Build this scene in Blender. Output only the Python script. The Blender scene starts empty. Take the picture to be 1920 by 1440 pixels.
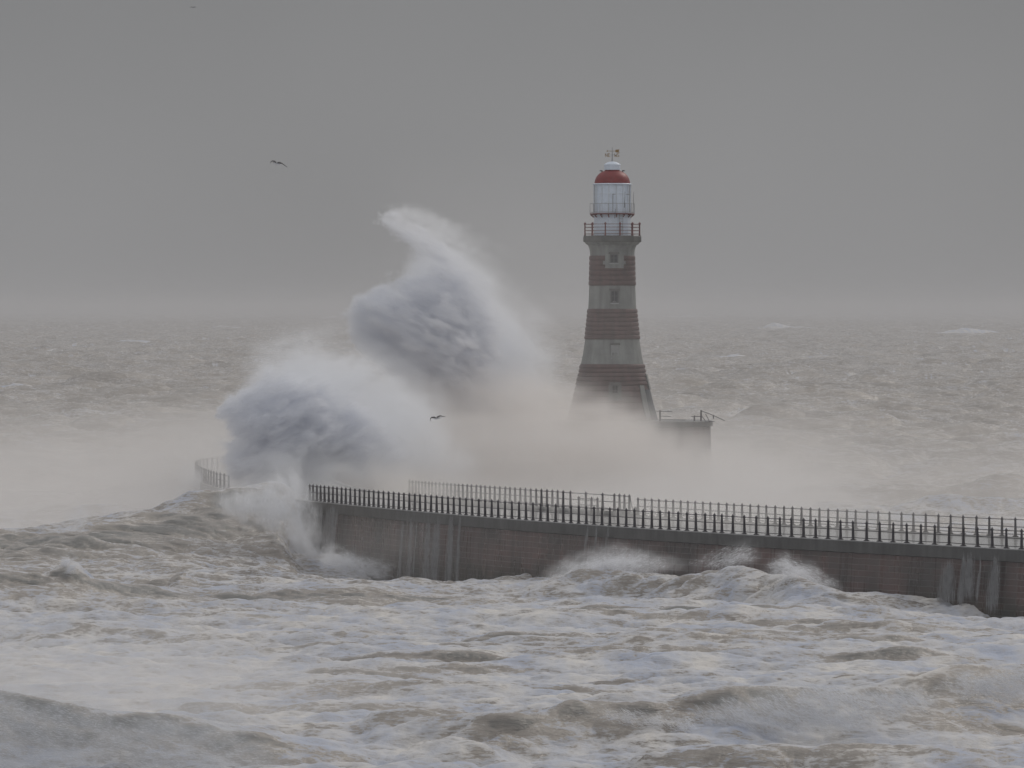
import bpy, bmesh, math, random, time
import numpy as np
from mathutils import Vector, Matrix
T0 = time.time()
rng = np.random.default_rng(7)
random.seed(7)
scene = bpy.context.scene
COL = scene.collection
R = math.radians
SPRAY, MIST, HAZE = True, True, True
HAZE_D = 0.00013
CLOUD = 4.05

# ------------------------------------------------------------------ camera
F = 12428.0            # focal length in pixels of the 1920 px wide photograph
HC = 17.5              # eye height over mean water
cam_d = bpy.data.cameras.new("camera")
cam_d.sensor_width = 36.0
cam_d.lens = F / 1920.0 * 36.0
cam_d.shift_y = -140.0 / 1920.0
cam_d.clip_start = 1.0
cam_d.clip_end = 90000.0
cam = bpy.data.objects.new("camera", cam_d)
COL.objects.link(cam)
cam.location = (0, 0, HC)
cam.rotation_euler = (R(90), 0, 0)
scene.camera = cam

# ------------------------------------------------------------------ world, sun, exposure
SUN_EL, SUN_AZ = 38.0, 40.0
world = bpy.data.worlds.new("World")
scene.world = world
world.use_nodes = True
wn = world.node_tree
bg = wn.nodes["Background"]
sky = wn.nodes.new("ShaderNodeTexSky")
sky.sky_type = 'NISHITA'
sky.sun_disc = False
sky.sun_elevation = R(SUN_EL)
sky.sun_rotation = R(SUN_AZ)
sky.dust_density = 1.0
sky.air_density = 1.0
hs = wn.nodes.new("ShaderNodeHueSaturation")
hs.inputs["Saturation"].default_value = 0.25
wn.links.new(sky.outputs[0], hs.inputs["Color"])
# overcast layer: a cloud deck that is brightest overhead, softly mottled
geo = wn.nodes.new("ShaderNodeTexCoord")
sep = wn.nodes.new("ShaderNodeSeparateXYZ"); wn.links.new(geo.outputs["Generated"], sep.inputs[0])
mr = wn.nodes.new("ShaderNodeValToRGB"); mr.color_ramp.interpolation = 'B_SPLINE'
for i_, (p_, v_) in enumerate(((0.0, 0.295), (0.03, 0.28), (0.055, 0.235), (0.16, 0.30), (1.0, 1.0))):
    e_ = mr.color_ramp.elements[i_] if i_ < 1 else (mr.color_ramp.elements.new(p_) if p_ < 1 else mr.color_ramp.elements[-1])
    e_.position = p_; e_.color = (v_, v_, v_, 1)
wn.links.new(sep.outputs[2], mr.inputs[0])
cn = wn.nodes.new("ShaderNodeTexNoise"); cn.inputs["Scale"].default_value = 9.0; cn.inputs["Detail"].default_value = 3; cn.inputs["Roughness"].default_value = 0.4
wn.links.new(geo.outputs["Generated"], cn.inputs["Vector"])
cm = wn.nodes.new("ShaderNodeMapRange"); cm.inputs["From Min"].default_value = 0.3; cm.inputs["From Max"].default_value = 0.7
cm.inputs["To Min"].default_value = 0.9; cm.inputs["To Max"].default_value = 1.1
wn.links.new(cn.outputs["Fac"], cm.inputs["Value"])
mg = wn.nodes.new("ShaderNodeMath"); mg.operation = 'MULTIPLY'; mg.inputs[1].default_value = CLOUD * 2.8
wn.links.new(mr.outputs[0], mg.inputs[0])
ml = wn.nodes.new("ShaderNodeMath"); ml.operation = 'MULTIPLY'
wn.links.new(mg.outputs[0], ml.inputs[0]); wn.links.new(cm.outputs[0], ml.inputs[1])
cc = wn.nodes.new("ShaderNodeVectorMath"); cc.operation = 'SCALE'; cc.inputs[0].default_value = (0.985, 0.99, 1.02)
wn.links.new(ml.outputs[0], cc.inputs["Scale"])
mixw = wn.nodes.new("ShaderNodeMix"); mixw.data_type = 'RGBA'; mixw.inputs["Factor"].default_value = 0.93
wn.links.new(hs.outputs[0], mixw.inputs[6]); wn.links.new(cc.outputs[0], mixw.inputs[7])
wn.links.new(mixw.outputs[2], bg.inputs["Color"])
bg.inputs["Strength"].default_value = 0.12

sd = bpy.data.lights.new("sun", 'SUN')
sd.energy = 1.3
sd.angle = R(12)
sd.color = (1.0, 0.93, 0.84)
sun = bpy.data.objects.new("sun", sd)
COL.objects.link(sun)
sv = Vector((math.sin(R(SUN_AZ)) * math.cos(R(SUN_EL)), math.cos(R(SUN_AZ)) * math.cos(R(SUN_EL)), math.sin(R(SUN_EL))))
sun.rotation_euler = sv.to_track_quat('Z', 'Y').to_euler()
sun.location = (60, 500, 120)

scene.view_settings.view_transform = 'Standard'
scene.view_settings.look = 'None'
scene.view_settings.exposure = -0.75
scene.view_settings.gamma = 1.0
scene.render.engine = 'CYCLES'
cy = scene.cycles
cy.max_bounces = 24
cy.diffuse_bounces = 10
cy.glossy_bounces = 2
cy.volume_bounces = 24
cy.transparent_max_bounces = 8
cy.volume_step_rate = 1.0
cy.volume_max_steps = 512
cy.use_denoising = True
cy.sample_clamp_indirect = 4.0

# ------------------------------------------------------------------ helpers
def P(x, y, D):
    """the world point seen at pixel (x, y) of the 1920x1440 photograph at distance D"""
    return ((x - 960.0) * D / F, D, HC - (y - 580.0) * D / F)

def link(o, parent=None):
    COL.objects.link(o)
    if parent is not None:
        o.parent = parent
    return o

def mesh_obj(name, verts, faces, mats, parent=None, smooth=False, loc=None):
    me = bpy.data.meshes.new(name)
    me.from_pydata([tuple(v) for v in verts], [], [tuple(f) for f in faces])
    me.update()
    if smooth:
        me.polygons.foreach_set("use_smooth", [True] * len(me.polygons))
    for m in (mats if isinstance(mats, (list, tuple)) else [mats]):
        me.materials.append(m)
    o = bpy.data.objects.new(name, me)
    if loc is not None:
        o.location = loc
    return link(o, parent)

def thing(name, label, cat, loc=(0, 0, 0), group=None):
    o = bpy.data.objects.new(name, None)
    o.empty_display_size = 0.5
    o.location = loc
    link(o)
    tag(o, label, cat, group)
    return o

def tag(o, label=None, cat=None, group=None, kind=None):
    if label: o["label"] = label
    if cat: o["category"] = cat
    if group: o["group"] = group
    if kind: o["kind"] = kind
    return o

class MB:
    """collects verts and faces"""
    def __init__(s): s.v, s.f = [], []
    def add(s, v, f):
        b = len(s.v); s.v += [tuple(p) for p in v]; s.f += [tuple(i + b for i in q) for q in f]
    def box(s, c, d, rz=0.0, ry=0.0, rx=0.0):
        M = Matrix.Rotation(rz, 3, 'Z') @ Matrix.Rotation(ry, 3, 'Y') @ Matrix.Rotation(rx, 3, 'X')
        v = []
        for dx in (-.5, .5):
            for dy in (-.5, .5):
                for dz in (-.5, .5):
                    v.append(Vector(c) + M @ Vector((dx * d[0], dy * d[1], dz * d[2])))
        s.add(v, [(0, 1, 3, 2), (4, 6, 7, 5), (0, 4, 5, 1), (2, 3, 7, 6), (0, 2, 6, 4), (1, 5, 7, 3)])
    def tube(s, pts, r, n=8, closed=False, cap=True):
        pts = [Vector(p) for p in pts]
        rr = r if isinstance(r, (list, tuple)) else [r] * len(pts)
        v, f = [], []
        m = len(pts)
        for i, p in enumerate(pts):
            if closed:
                t = pts[(i + 1) % m] - pts[i - 1]
            else:
                t = pts[min(i + 1, m - 1)] - pts[max(i - 1, 0)]
            t.normalize()
            a = Vector((0, 0, 1)) if abs(t.z) < 0.9 else Vector((1, 0, 0))
            u = t.cross(a).normalized(); w = u.cross(t)
            for k in range(n):
                an = 2 * math.pi * k / n
                v.append(p + (u * math.cos(an) + w * math.sin(an)) * rr[i])
        for i in range(m if closed else m - 1):
            j = (i + 1) % m
            for k in range(n):
                f.append((i * n + k, i * n + (k + 1) % n, j * n + (k + 1) % n, j * n + k))
        if cap and not closed:
            f.append(tuple(range(n))[::-1]); f.append(tuple((m - 1) * n + k for k in range(n)))
        s.add(v, f)
    def lathe(s, prof, n=64, c=(0, 0), a0=0.0, a1=2 * math.pi, capb=False, capt=False):
        full = abs(a1 - a0 - 2 * math.pi) < 1e-6
        k_n = n if full else n + 1
        v, f = [], []
        for (r, z) in prof:
            for k in range(k_n):
                a = a0 + (a1 - a0) * k / n
                v.append((c[0] + r * math.cos(a), c[1] + r * math.sin(a), z))
        for i in range(len(prof) - 1):
            for k in range(n):
                k2 = (k + 1) % k_n if full else k + 1
                f.append((i * k_n + k, i * k_n + k2, (i + 1) * k_n + k2, (i + 1) * k_n + k))
        if capb: f.append(tuple(range(k_n))[::-1])
        if capt: f.append(tuple((len(prof) - 1) * k_n + k for k in range(k_n)))
        s.add(v, f)
    def obj(s, name, mat, parent=None, smooth=False, loc=None):
        return mesh_obj(name, s.v, s.f, mat, parent, smooth, loc)

def bevel(o, w=0.01, seg=1):
    m = o.modifiers.new("bevel", 'BEVEL'); m.width = w; m.segments = seg; m.limit_method = 'ANGLE'
    return o

# ------------------------------------------------------------------ materials
def new_mat(name):
    m = bpy.data.materials.new(name); m.use_nodes = True
    nt = m.node_tree; b = nt.nodes["Principled BSDF"]
    return m, nt, b

def N(nt, kind, **kw):
    n = nt.nodes.new(kind)
    for k, v in kw.items():
        if hasattr(n, k): setattr(n, k, v)
        else: n.inputs[k.replace("_", " ")].default_value = v
    return n

def ramp(nt, fac, stops):
    r = nt.nodes.new("ShaderNodeValToRGB")
    cr = r.color_ramp
    while len(cr.elements) < len(stops): cr.elements.new(0.5)
    for e, (p, c) in zip(cr.elements, stops):
        e.position = p; e.color = (*c, 1) if len(c) == 3 else c
    nt.links.new(fac, r.inputs[0])
    return r.outputs[0]

def stone_mat(name, c1, c2, scale=1.2, rough=0.6, bump=0.3, streak=True, course=None, joint=0.5):
    m, nt, b = new_mat(name)
    tc = N(nt, "ShaderNodeTexCoord")
    n1 = N(nt, "ShaderNodeTexNoise"); n1.inputs["Scale"].default_value = scale; n1.inputs["Detail"].default_value = 8
    nt.links.new(tc.outputs["Object"], n1.inputs["Vector"])
    col = ramp(nt, n1.outputs["Fac"], [(0.3, c1), (0.7, c2)])
    if streak:
        mp = N(nt, "ShaderNodeMapping"); mp.inputs["Scale"].default_value = (2.2, 2.2, 0.12)
        n2 = N(nt, "ShaderNodeTexNoise"); n2.inputs["Scale"].default_value = 1.0; n2.inputs["Detail"].default_value = 5
        nt.links.new(tc.outputs["Object"], mp.inputs["Vector"]); nt.links.new(mp.outputs[0], n2.inputs["Vector"])
        s = ramp(nt, n2.outputs["Fac"], [(0.35, (0.72, 0.72, 0.72)), (0.65, (1.1, 1.1, 1.1))])
        mx = N(nt, "ShaderNodeMix", data_type='RGBA', blend_type='MULTIPLY')
        mx.inputs["Factor"].default_value = 1.0
        nt.links.new(col, mx.inputs[6]); nt.links.new(s, mx.inputs[7]); col = mx.outputs[2]
    nt.links.new(col, b.inputs["Base Color"])
    b.inputs["Roughness"].default_value = rough
    bp = N(nt, "ShaderNodeBump"); bp.inputs["Strength"].default_value = bump; bp.inputs["Distance"].default_value = 0.05
    n3 = N(nt, "ShaderNodeTexNoise"); n3.inputs["Scale"].default_value = scale * 6; n3.inputs["Detail"].default_value = 6
    nt.links.new(tc.outputs["Object"], n3.inputs["Vector"])
    nt.links.new(n3.outputs["Fac"], bp.inputs["Height"]); nt.links.new(bp.outputs[0], b.inputs["Normal"])
    return m

def paint_mat(name, c, rough=0.4, metal=0.0, var=0.12):
    m, nt, b = new_mat(name)
    tc = N(nt, "ShaderNodeTexCoord")
    n1 = N(nt, "ShaderNodeTexNoise"); n1.inputs["Scale"].default_value = 2.5; n1.inputs["Detail"].default_value = 6
    nt.links.new(tc.outputs["Object"], n1.inputs["Vector"])
    lo = tuple(x * (1 - var) for x in c); hi = tuple(min(1, x * (1 + var)) for x in c)
    nt.links.new(ramp(nt, n1.outputs["Fac"], [(0.35, lo), (0.65, hi)]), b.inputs["Base Color"])
    b.inputs["Roughness"].default_value = rough; b.inputs["Metallic"].default_value = metal
    return m

M_PALE = stone_mat("pale granite", (0.18, 0.19, 0.18), (0.26, 0.27, 0.26), 1.0)
M_RED = stone_mat("red granite", (0.070, 0.038, 0.035), (0.12, 0.064, 0.058), 1.4)
M_SLAB = stone_mat("gallery stone", (0.09, 0.09, 0.085), (0.14, 0.14, 0.13), 1.2)
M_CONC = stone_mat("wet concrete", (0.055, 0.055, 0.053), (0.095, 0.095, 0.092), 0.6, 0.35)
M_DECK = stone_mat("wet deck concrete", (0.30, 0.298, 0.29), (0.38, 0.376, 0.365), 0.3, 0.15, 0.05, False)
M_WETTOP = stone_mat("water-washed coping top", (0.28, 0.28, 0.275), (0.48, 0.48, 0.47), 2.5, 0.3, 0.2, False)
M_IRON = paint_mat("dark painted iron", (0.035, 0.03, 0.036), 0.4)
M_REDIRON = paint_mat("red painted iron", (0.13, 0.03, 0.027), 0.4)
M_DOME = paint_mat("red dome paint", (0.20, 0.013, 0.012), 0.5)
M_WHITE = paint_mat("white paint", (0.66, 0.73, 0.82), 0.35, 0, 0.05)
M_GREYLINE = paint_mat("grey weathered metal", (0.34, 0.35, 0.36), 0.5)
M_BAR = paint_mat("pale grey glazing bar paint", (0.58, 0.62, 0.66), 0.5)
M_FRAME = paint_mat("weathered dark window frame", (0.10, 0.10, 0.10), 0.5)
M_GLASSD = paint_mat("dark window glass", (0.03, 0.035, 0.04), 0.1)
M_BLIND = paint_mat("pale window blind", (0.36, 0.38, 0.38), 0.3)
M_GOLD = paint_mat("gilded vane metal", (0.28, 0.17, 0.06), 0.4, 0.3)
M_GULLW = paint_mat("white gull feathers", (0.55, 0.56, 0.58), 0.7, 0, 0.05)
M_GULLD = paint_mat("dark gull wing feathers", (0.05, 0.045, 0.045), 0.7)
M_BEAK = paint_mat("yellow beak", (0.6, 0.35, 0.05), 0.5)

def wall_mat():
    """coursed blocks of the pier wall from the uv of the wall (metres along, metres up)"""
    m, nt, b = new_mat("coursed pier masonry")
    tc = N(nt, "ShaderNodeTexCoord")
    br = N(nt, "ShaderNodeTexBrick")
    br.inputs["Scale"].default_value = 1.0
    br.inputs["Color1"].default_value = (0.105, 0.068, 0.062, 1)
    br.inputs["Color2"].default_value = (0.078, 0.063, 0.059, 1)
    br.inputs["Mortar"].default_value = (0.17, 0.16, 0.15, 1)
    br.inputs["Mortar Size"].default_value = 0.03
    br.inputs["Mortar Smooth"].default_value = 0.4
    br.inputs["Bias"].default_value = -0.1
    br.inputs["Brick Width"].default_value = 2.2
    br.inputs["Row Height"].default_value = 0.36
    nt.links.new(tc.outputs["UV"], br.inputs["Vector"])
    n1 = N(nt, "ShaderNodeTexNoise"); n1.inputs["Scale"].default_value = 0.28; n1.inputs["Detail"].default_value = 6
    nt.links.new(tc.outputs["UV"], n1.inputs["Vector"])
    s1 = ramp(nt, n1.outputs["Fac"], [(0.35, (0.55, 0.6, 0.6)), (0.68, (1.35, 1.15, 1.1))])
    mx = N(nt, "ShaderNodeMix", data_type='RGBA', blend_type='MULTIPLY'); mx.inputs["Factor"].default_value = 1
    nt.links.new(br.outputs["Color"], mx.inputs[6]); nt.links.new(s1, mx.inputs[7])
    mp = N(nt, "ShaderNodeMapping"); mp.inputs["Scale"].default_value = (1.6, 0.10, 1)
    n2 = N(nt, "ShaderNodeTexNoise"); n2.inputs["Scale"].default_value = 1.0; n2.inputs["Detail"].default_value = 6
    nt.links.new(tc.outputs["UV"], mp.inputs["Vector"]); nt.links.new(mp.outputs[0], n2.inputs["Vector"])
    s2 = ramp(nt, n2.outputs["Fac"], [(0.40, (0, 0, 0)), (0.72, (1, 1, 1))])
    mx2 = N(nt, "ShaderNodeMix", data_type='RGBA'); nt.links.new(s2, mx2.inputs["Factor"])
    mul = N(nt, "ShaderNodeMath", operation='MULTIPLY'); mul.inputs[1].default_value = 0.45
    nt.links.new(s2, mul.inputs[0]); nt.links.new(mul.outputs[0], mx2.inputs["Factor"])
    nt.links.new(mx.outputs[2], mx2.inputs[6]); mx2.inputs[7].default_value = (0.13, 0.125, 0.12, 1)
    sx = N(nt, "ShaderNodeSeparateXYZ"); nt.links.new(tc.outputs["UV"], sx.inputs[0])
    ad = N(nt, "ShaderNodeMath", operation='MULTIPLY_ADD'); ad.inputs[1].default_value = 2.4; nt.links.new(n1.outputs["Fac"], ad.inputs[0]); nt.links.new(sx.outputs[1], ad.inputs[2])
    tl = N(nt, "ShaderNodeMapRange"); tl.inputs["From Min"].default_value = 1.0; tl.inputs["From Max"].default_value = 2.2; nt.links.new(ad.outputs[0], tl.inputs["Value"])
    mx3 = N(nt, "ShaderNodeMix", data_type='RGBA', blend_type='MULTIPLY'); mx3.inputs["Factor"].default_value = 1
    wc = ramp(nt, tl.outputs[0], [(0.0, (0.55, 0.60, 0.50)), (1.0, (1, 1, 1))])
    nt.links.new(mx2.outputs[2], mx3.inputs[6]); nt.links.new(wc, mx3.inputs[7])
    nt.links.new(mx3.outputs[2], b.inputs["Base Color"])
    rg = ramp(nt, n2.outputs["Fac"], [(0.35, (0.15, 0.15, 0.15)), (0.65, (0.55, 0.55, 0.55))]); nt.links.new(rg, b.inputs["Roughness"])
    bp = N(nt, "ShaderNodeBump"); bp.inputs["Strength"].default_value = 0.6; bp.inputs["Distance"].default_value = 0.04; bp.invert = True
    nt.links.new(br.outputs["Fac"], bp.inputs["Height"]); nt.links.new(bp.outputs[0], b.inputs["Normal"])
    return m
M_WALL = wall_mat()

def vol_mat(name, col=(0.93, 0.95, 0.98), dens=1.0, aniso=0.25, attr=True):
    m = bpy.data.materials.new(name); m.use_nodes = True
    nt = m.node_tree; nt.nodes.clear()
    out = nt.nodes.new("ShaderNodeOutputMaterial")
    pv = nt.nodes.new("ShaderNodeVolumePrincipled")
    pv.inputs["Color"].default_value = (*col, 1)
    pv.inputs["Anisotropy"].default_value = aniso
    pv.inputs["Density"].default_value = dens
    pv.inputs["Density Attribute"].default_value = "density" if attr else ""
    nt.links.new(pv.outputs[0], out.inputs["Volume"])
    return m

# ------------------------------------------------------------------ sea
def ocean_tile(L, n, lp, hs_, wdir, lmin, spread, seed, chop):
    r = np.random.default_rng(seed)
    k1 = 2 * np.pi * np.fft.fftfreq(n, L / n)
    kx, ky = np.meshgrid(k1, k1, indexing='ij')
    k = np.hypot(kx, ky); k[0, 0] = 1e-6
    kp = 2 * np.pi / lp
    S = np.exp(-1.25 * (kp / k) ** 2) / k ** 3.6
    c = (kx * wdir[0] + ky * wdir[1]) / k
    S *= np.abs(c) ** spread * np.where(c > 0, 1, 0.25) + 0.04
    S *= (k < 2 * np.pi / lmin)
    S[0, 0] = 0
    A = np.sqrt(S) * (r.standard_normal((n, n)) + 1j * r.standard_normal((n, n)))
    h = np.fft.ifft2(A).real
    g = hs_ / 4 / h.std()
    A *= g
    h = np.fft.ifft2(A).real
    dx = np.fft.ifft2(-1j * kx / k * A).real * chop
    dy = np.fft.ifft2(-1j * ky / k * A).real * chop
    jxx = 1 + np.fft.ifft2(kx * kx / k * A).real * chop
    jyy = 1 + np.fft.ifft2(ky * ky / k * A).real * chop
    J = jxx + jyy - 1
    return [a.astype(np.float32) for a in (h, dx, dy, J)]

def samp(tile, L, X, Y, rot=0.0):
    c, s = math.cos(rot), math.sin(rot)
    n = tile[0].shape[0]
    u = ((X * c + Y * s) / L * n) % n
    v = ((-X * s + Y * c) / L * n) % n
    i = np.floor(u).astype(np.int32); j = np.floor(v).astype(np.int32)
    fu = (u - i).astype(np.float32); fv = (v - j).astype(np.float32)
    i %= n; j %= n; i2 = (i + 1) % n; j2 = (j + 1) % n
    out = []
    for a in tile:
        out.append(a[i, j] * (1 - fu) * (1 - fv) + a[i2, j] * fu * (1 - fv) + a[i, j2] * (1 - fu) * fv + a[i2, j2] * fu * fv)
    h, dx, dy, J = out
    return h, dx * c - dy * s, dx * s + dy * c, J

def sstep(a, b, x):
    t = np.clip((x - a) / (b - a), 0, 1)
    return t * t * (3 - 2 * t)

def ridge(X, Y, pts, wf, wb, lift=0.0, power=1.6, er=6.0, el=6.0):
    """a wave crest through pixel points (x, y, D); steep towards the camera over wf metres, gentle behind over wb. Returns (height, closeness to the crest, signed distance)"""
    W = [P(*p) for p in pts]
    wx = np.array([w[0] for w in W]); wy = np.array([w[1] for w in W]); wz = np.array([w[2] for w in W])
    cyy = np.interp(X, wx, wy); cz = np.interp(X, wx, wz) + lift
    end = sstep(wx[0] - el, wx[0], X) * (1 - sstep(wx[-1], wx[-1] + er, X))
    d = Y - cyy
    g = np.where(d < 0, np.exp(-np.abs(d / wf) ** power), np.exp(-np.abs(d / wb) ** 2.0))
    return cz * g * end, g * end, d

def build_sea():
    A = ocean_tile(420.0, 1024, 52.0, 3.0, (0.45, -0.89), 3.0, 4, 11, 1.25)
    B = ocean_tile(67.0, 768, 8.0, 0.42, (0.2, -0.98), 0.3, 3, 23, 1.2)
    Cc = ocean_tile(149.0, 768, 20.0, 0.95, (0.1, -0.99), 0.8, 6, 31, 1.3)
    rows = []
    y = 236.0
    while y < 60000:
        rows.append(y)
        if y < 500: y += 0.24
        elif y < 1500: y += y / 1050.0
        elif y < 6000: y += y / 520.0
        elif y < 12000: y += y / 600.0
        else: y += y / 160.0
    rows = np.array(rows)
    g_ = 0.00017 * 1.105 ** np.arange(1, 62); g_ = np.cumsum(g_)
    ang = np.concatenate([-0.090 - g_[::-1], np.linspace(-0.090, 0.093, 1120), 0.093 + g_])
    nc = len(ang)
    Y, AX = np.meshgrid(rows, ang, indexing='ij')
    X = Y * AX
    h1, dx1, dy1, J1 = samp(A, 420.0, X, Y, 0.0)
    h2, dx2, dy2, J2 = samp(B, 67.0, X, Y, 0.12)
    h3, dx3, dy3, J3 = samp(Cc, 149.0, X, Y, -0.15)
    near = 1 - sstep(430, 620, Y)                  # inside the breakwater's near side
    fadeB = 1 - sstep(2500, 5500, Y)
    a1 = 1.2 - 1.0 * near
    a2 = (0.75 + 0.75 * near) * fadeB
    a3 = 1.15 - 0.45 * near
    Z = h1 * a1 + h2 * a2 + h3 * a3
    DX = dx1 * a1 + dx2 * a2 + dx3 * a3
    DY = dy1 * a1 + dy2 * a2 + dy3 * a3
    J = 1 + (J1 - 1) * a1 + (J2 - 1) * a2 * 0.7 + (J3 - 1) * a3
    foam = sstep(0.40, -0.05, J) * 1.0 * sstep(560, 700, Y)
    # big wobble noise for crest lines
    wob = h3 * 2.0 + h2 * 1.5
    Xw = X + wob; Yw = Y + wob * 0.8
    extra_foam = np.zeros_like(Z)
    dark = np.zeros_like(Z)
    def add(pts, wf, wb, lift=0.0, power=1.6, fo=0.0, dk=0.0, soft=1.0, er=6.0, el=6.0):
        nonlocal Z, extra_foam, dark
        r, g, d = ridge(Xw, Yw, pts, wf, wb, lift, power, er, el)
        Z = Z * (1 - 0.35 * g * soft) + r
        if fo: extra_foam = np.maximum(extra_foam, fo * g)
        if dk: dark = np.maximum(dark, dk * g * sstep(1.0, -wf * 0.5, d))  # bare water on the near faces, with their shadow sides painted in
    # 1 the big swell running into the pier on the left
    add([(-400, 1010, 455), (-60, 1000, 462), (140, 985, 468), (300, 966, 476), (380, 942, 481), (450, 922, 486), (515, 908, 487), (535, 915, 486)], 15, 12, power=1.3, dk=0.9, er=1.8)
    # 2 wave thrown back along the wall
    add([(990, 1112, 412), (1050, 1085, 411), (1110, 1062, 410), (1200, 1066, 406), (1300, 1062, 402), (1390, 1042, 399), (1440, 1060, 397), (1500, 1062, 394), (1560, 1090, 391), (1620, 1110, 390)], 4.0, 6.0, lift=-0.35, dk=0.35)
    # 3 dark crest on the left
    add([(-300, 1075, 384), (0, 1070, 388), (70, 1078, 389), (128, 1050, 391), (180, 1085, 391), (260, 1102, 393), (420, 1112, 396), (560, 1108, 398), (700, 1104, 400), (800, 1120, 401)], 4.5, 5.5, dk=1.0)
    # small peak
    add([(330, 1085, 418), (360, 1070, 418), (395, 1090, 418)], 2.5, 3, dk=0.5)
    # 4 foaming rollers in front
    add([(930, 1362, 262), (1000, 1352, 263), (1100, 1338, 265), (1200, 1345, 266), (1300, 1332, 267), (1400, 1316, 268), (1500, 1305, 270), (1650, 1285, 272), (1800, 1266, 274), (1920, 1256, 276), (2300, 1250, 280)], 2.4, 4.5, lift=0.55, dk=0.95)
    add([(660, 1366, 266), (720, 1350, 266), (800, 1352, 266), (840, 1368, 266)], 2.4, 3.0, dk=0.5)
    add([(1400, 1395, 254), (1600, 1392, 254), (1750, 1400, 254)], 2.0, 3.0, dk=0.7)
    add([(560, 1182, 352), (640, 1172, 352), (760, 1176, 352), (860, 1186, 350)], 2.0, 3.5, dk=0.5)
    add([(1000, 1192, 340), (1200, 1186, 340), (1400, 1196, 338)], 2.4, 3.5, dk=0.5)
    add([(80, 1178, 352), (140, 1166, 354), (260, 1178, 352), (340, 1196, 348)], 2.4, 4.5, dk=0.7)
    # dark wave in the bottom left corner
    add([(-300, 1270, 257), (-40, 1296, 257), (60, 1318, 258), (200, 1352, 258), (360, 1362, 259), (460, 1388, 259)], 3.0, 5.0, lift=0.45, dk=1.25)
    # lone whitecaps far out
    for (xa, xb, yc, hpx, ff) in ((1415, 1515, 606, 12, 1.0), (1765, 1862, 616, 12, 1.0), (1432, 1478, 655, 9, .9), (1500, 1560, 668, 7, .6), (10, 75, 722, 12, 1.0), (75, 150, 655, 9, .8), (600, 660, 592, 5, .8), (1340, 1420, 668, 6, .7), (1255, 1330, 590, 5, .8), (210, 300, 640, 6, .6), (380, 470, 612, 5, .6), (1600, 1680, 700, 8, .4), (1380, 1440, 780, 12, .3), (120, 200, 776, 10, .2)):
        D_ = HC * F / (yc + hpx - 580.0); wv_ = (xb - xa) * D_ / F * .25
        add([(xa, yc + hpx * .9, D_), (xa * .6 + xb * .4, yc, D_), (xb, yc + hpx * .7, D_)], 10 + D_ * .002, 8 + D_ * .002, fo=ff * 1.25, er=wv_, el=wv_)
    # wind lines: long low crests with dark faces
    for k in range(26):
        yy = 268 + 112 * ((k + rng.random()) / 26); xc = rng.uniform(-18, 22); ln = rng.uniform(3, 8)
        hz = rng.uniform(.25, .65); tilt = rng.uniform(-1.2, 1.2)
        pts = []
        for q, hh in ((-1, .3), (-.4, .9), (.2, 1), (1, .2)):
            X_, Y_, Z_ = xc + q * ln, yy + q * tilt, hz * hh
            pts.append((960 + X_ * F / Y_, 580 + (HC - Z_) * F / Y_, Y_))
        add(pts, rng.uniform(1.3, 2.2), rng.uniform(2, 3.5), dk=rng.uniform(.5, .95), er=3, el=3)
    # trough along the wall
    tr = np.exp(-((X + 7.5) / 9.5) ** 2) * np.exp(-((Y - 452) / 20.0) ** 2)
    Z -= 2.1 * tr
    # water the wave leaves against the wall lies lower on the right
    Z -= 0.9 * np.exp(-((X - 27.5) / 4.0) ** 2) * np.exp(-((Y - 383) / 6.0) ** 2)
    Z *= 1 - 0.9 * sstep(15000, 50000, Y)
    Xo = X + DX; Yo = Y + DY * 0.6
    # foam cover: patchy froth inside, only whitecaps outside
    fr = 0.34 * (1 - sstep(350, 440, Y)) + 0.46 * (1 - sstep(480, 620, Y)) + 0.14
    fr = fr * (1 + 0.5 * (J3 - J3.mean()) * 0) 
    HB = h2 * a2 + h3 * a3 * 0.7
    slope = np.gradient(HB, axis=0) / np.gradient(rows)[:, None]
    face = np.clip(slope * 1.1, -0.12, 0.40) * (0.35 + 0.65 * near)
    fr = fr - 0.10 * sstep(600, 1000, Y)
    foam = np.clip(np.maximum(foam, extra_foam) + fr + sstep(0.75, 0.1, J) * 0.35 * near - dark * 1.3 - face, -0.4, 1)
    nr = len(rows)
    co = np.empty((nr * nc, 3), np.float32)
    co[:, 0] = Xo.ravel(); co[:, 1] = Yo.ravel(); co[:, 2] = Z.ravel()
    i = np.arange(nr - 1)[:, None] * nc + np.arange(nc - 1)[None, :]
    quads = np.stack([i, i + 1, i + nc + 1, i + nc], -1).reshape(-1, 4).astype(np.int32)
    me = bpy.data.meshes.new("sea")
    me.vertices.add(nr * nc); me.vertices.foreach_set("co", co.ravel())
    nq = len(quads)
    me.loops.add(nq * 4); me.loops.foreach_set("vertex_index", quads.ravel())
    me.polygons.add(nq)
    me.polygons.foreach_set("loop_start", np.arange(nq, dtype=np.int32) * 4)
    me.update(calc_edges=False)
    me.polygons.foreach_set("use_smooth", np.ones(nq, bool))
    at = me.attributes.new("foam", 'FLOAT', 'POINT')
    at.data.foreach_set("value", foam.ravel().astype(np.float32))
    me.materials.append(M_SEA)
    o = bpy.data.objects.new("sea", me)
    link(o); tag(o, kind="structure")
    print("sea verts", nr * nc, "rows", nr, time.time() - T0)
    return o

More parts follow.
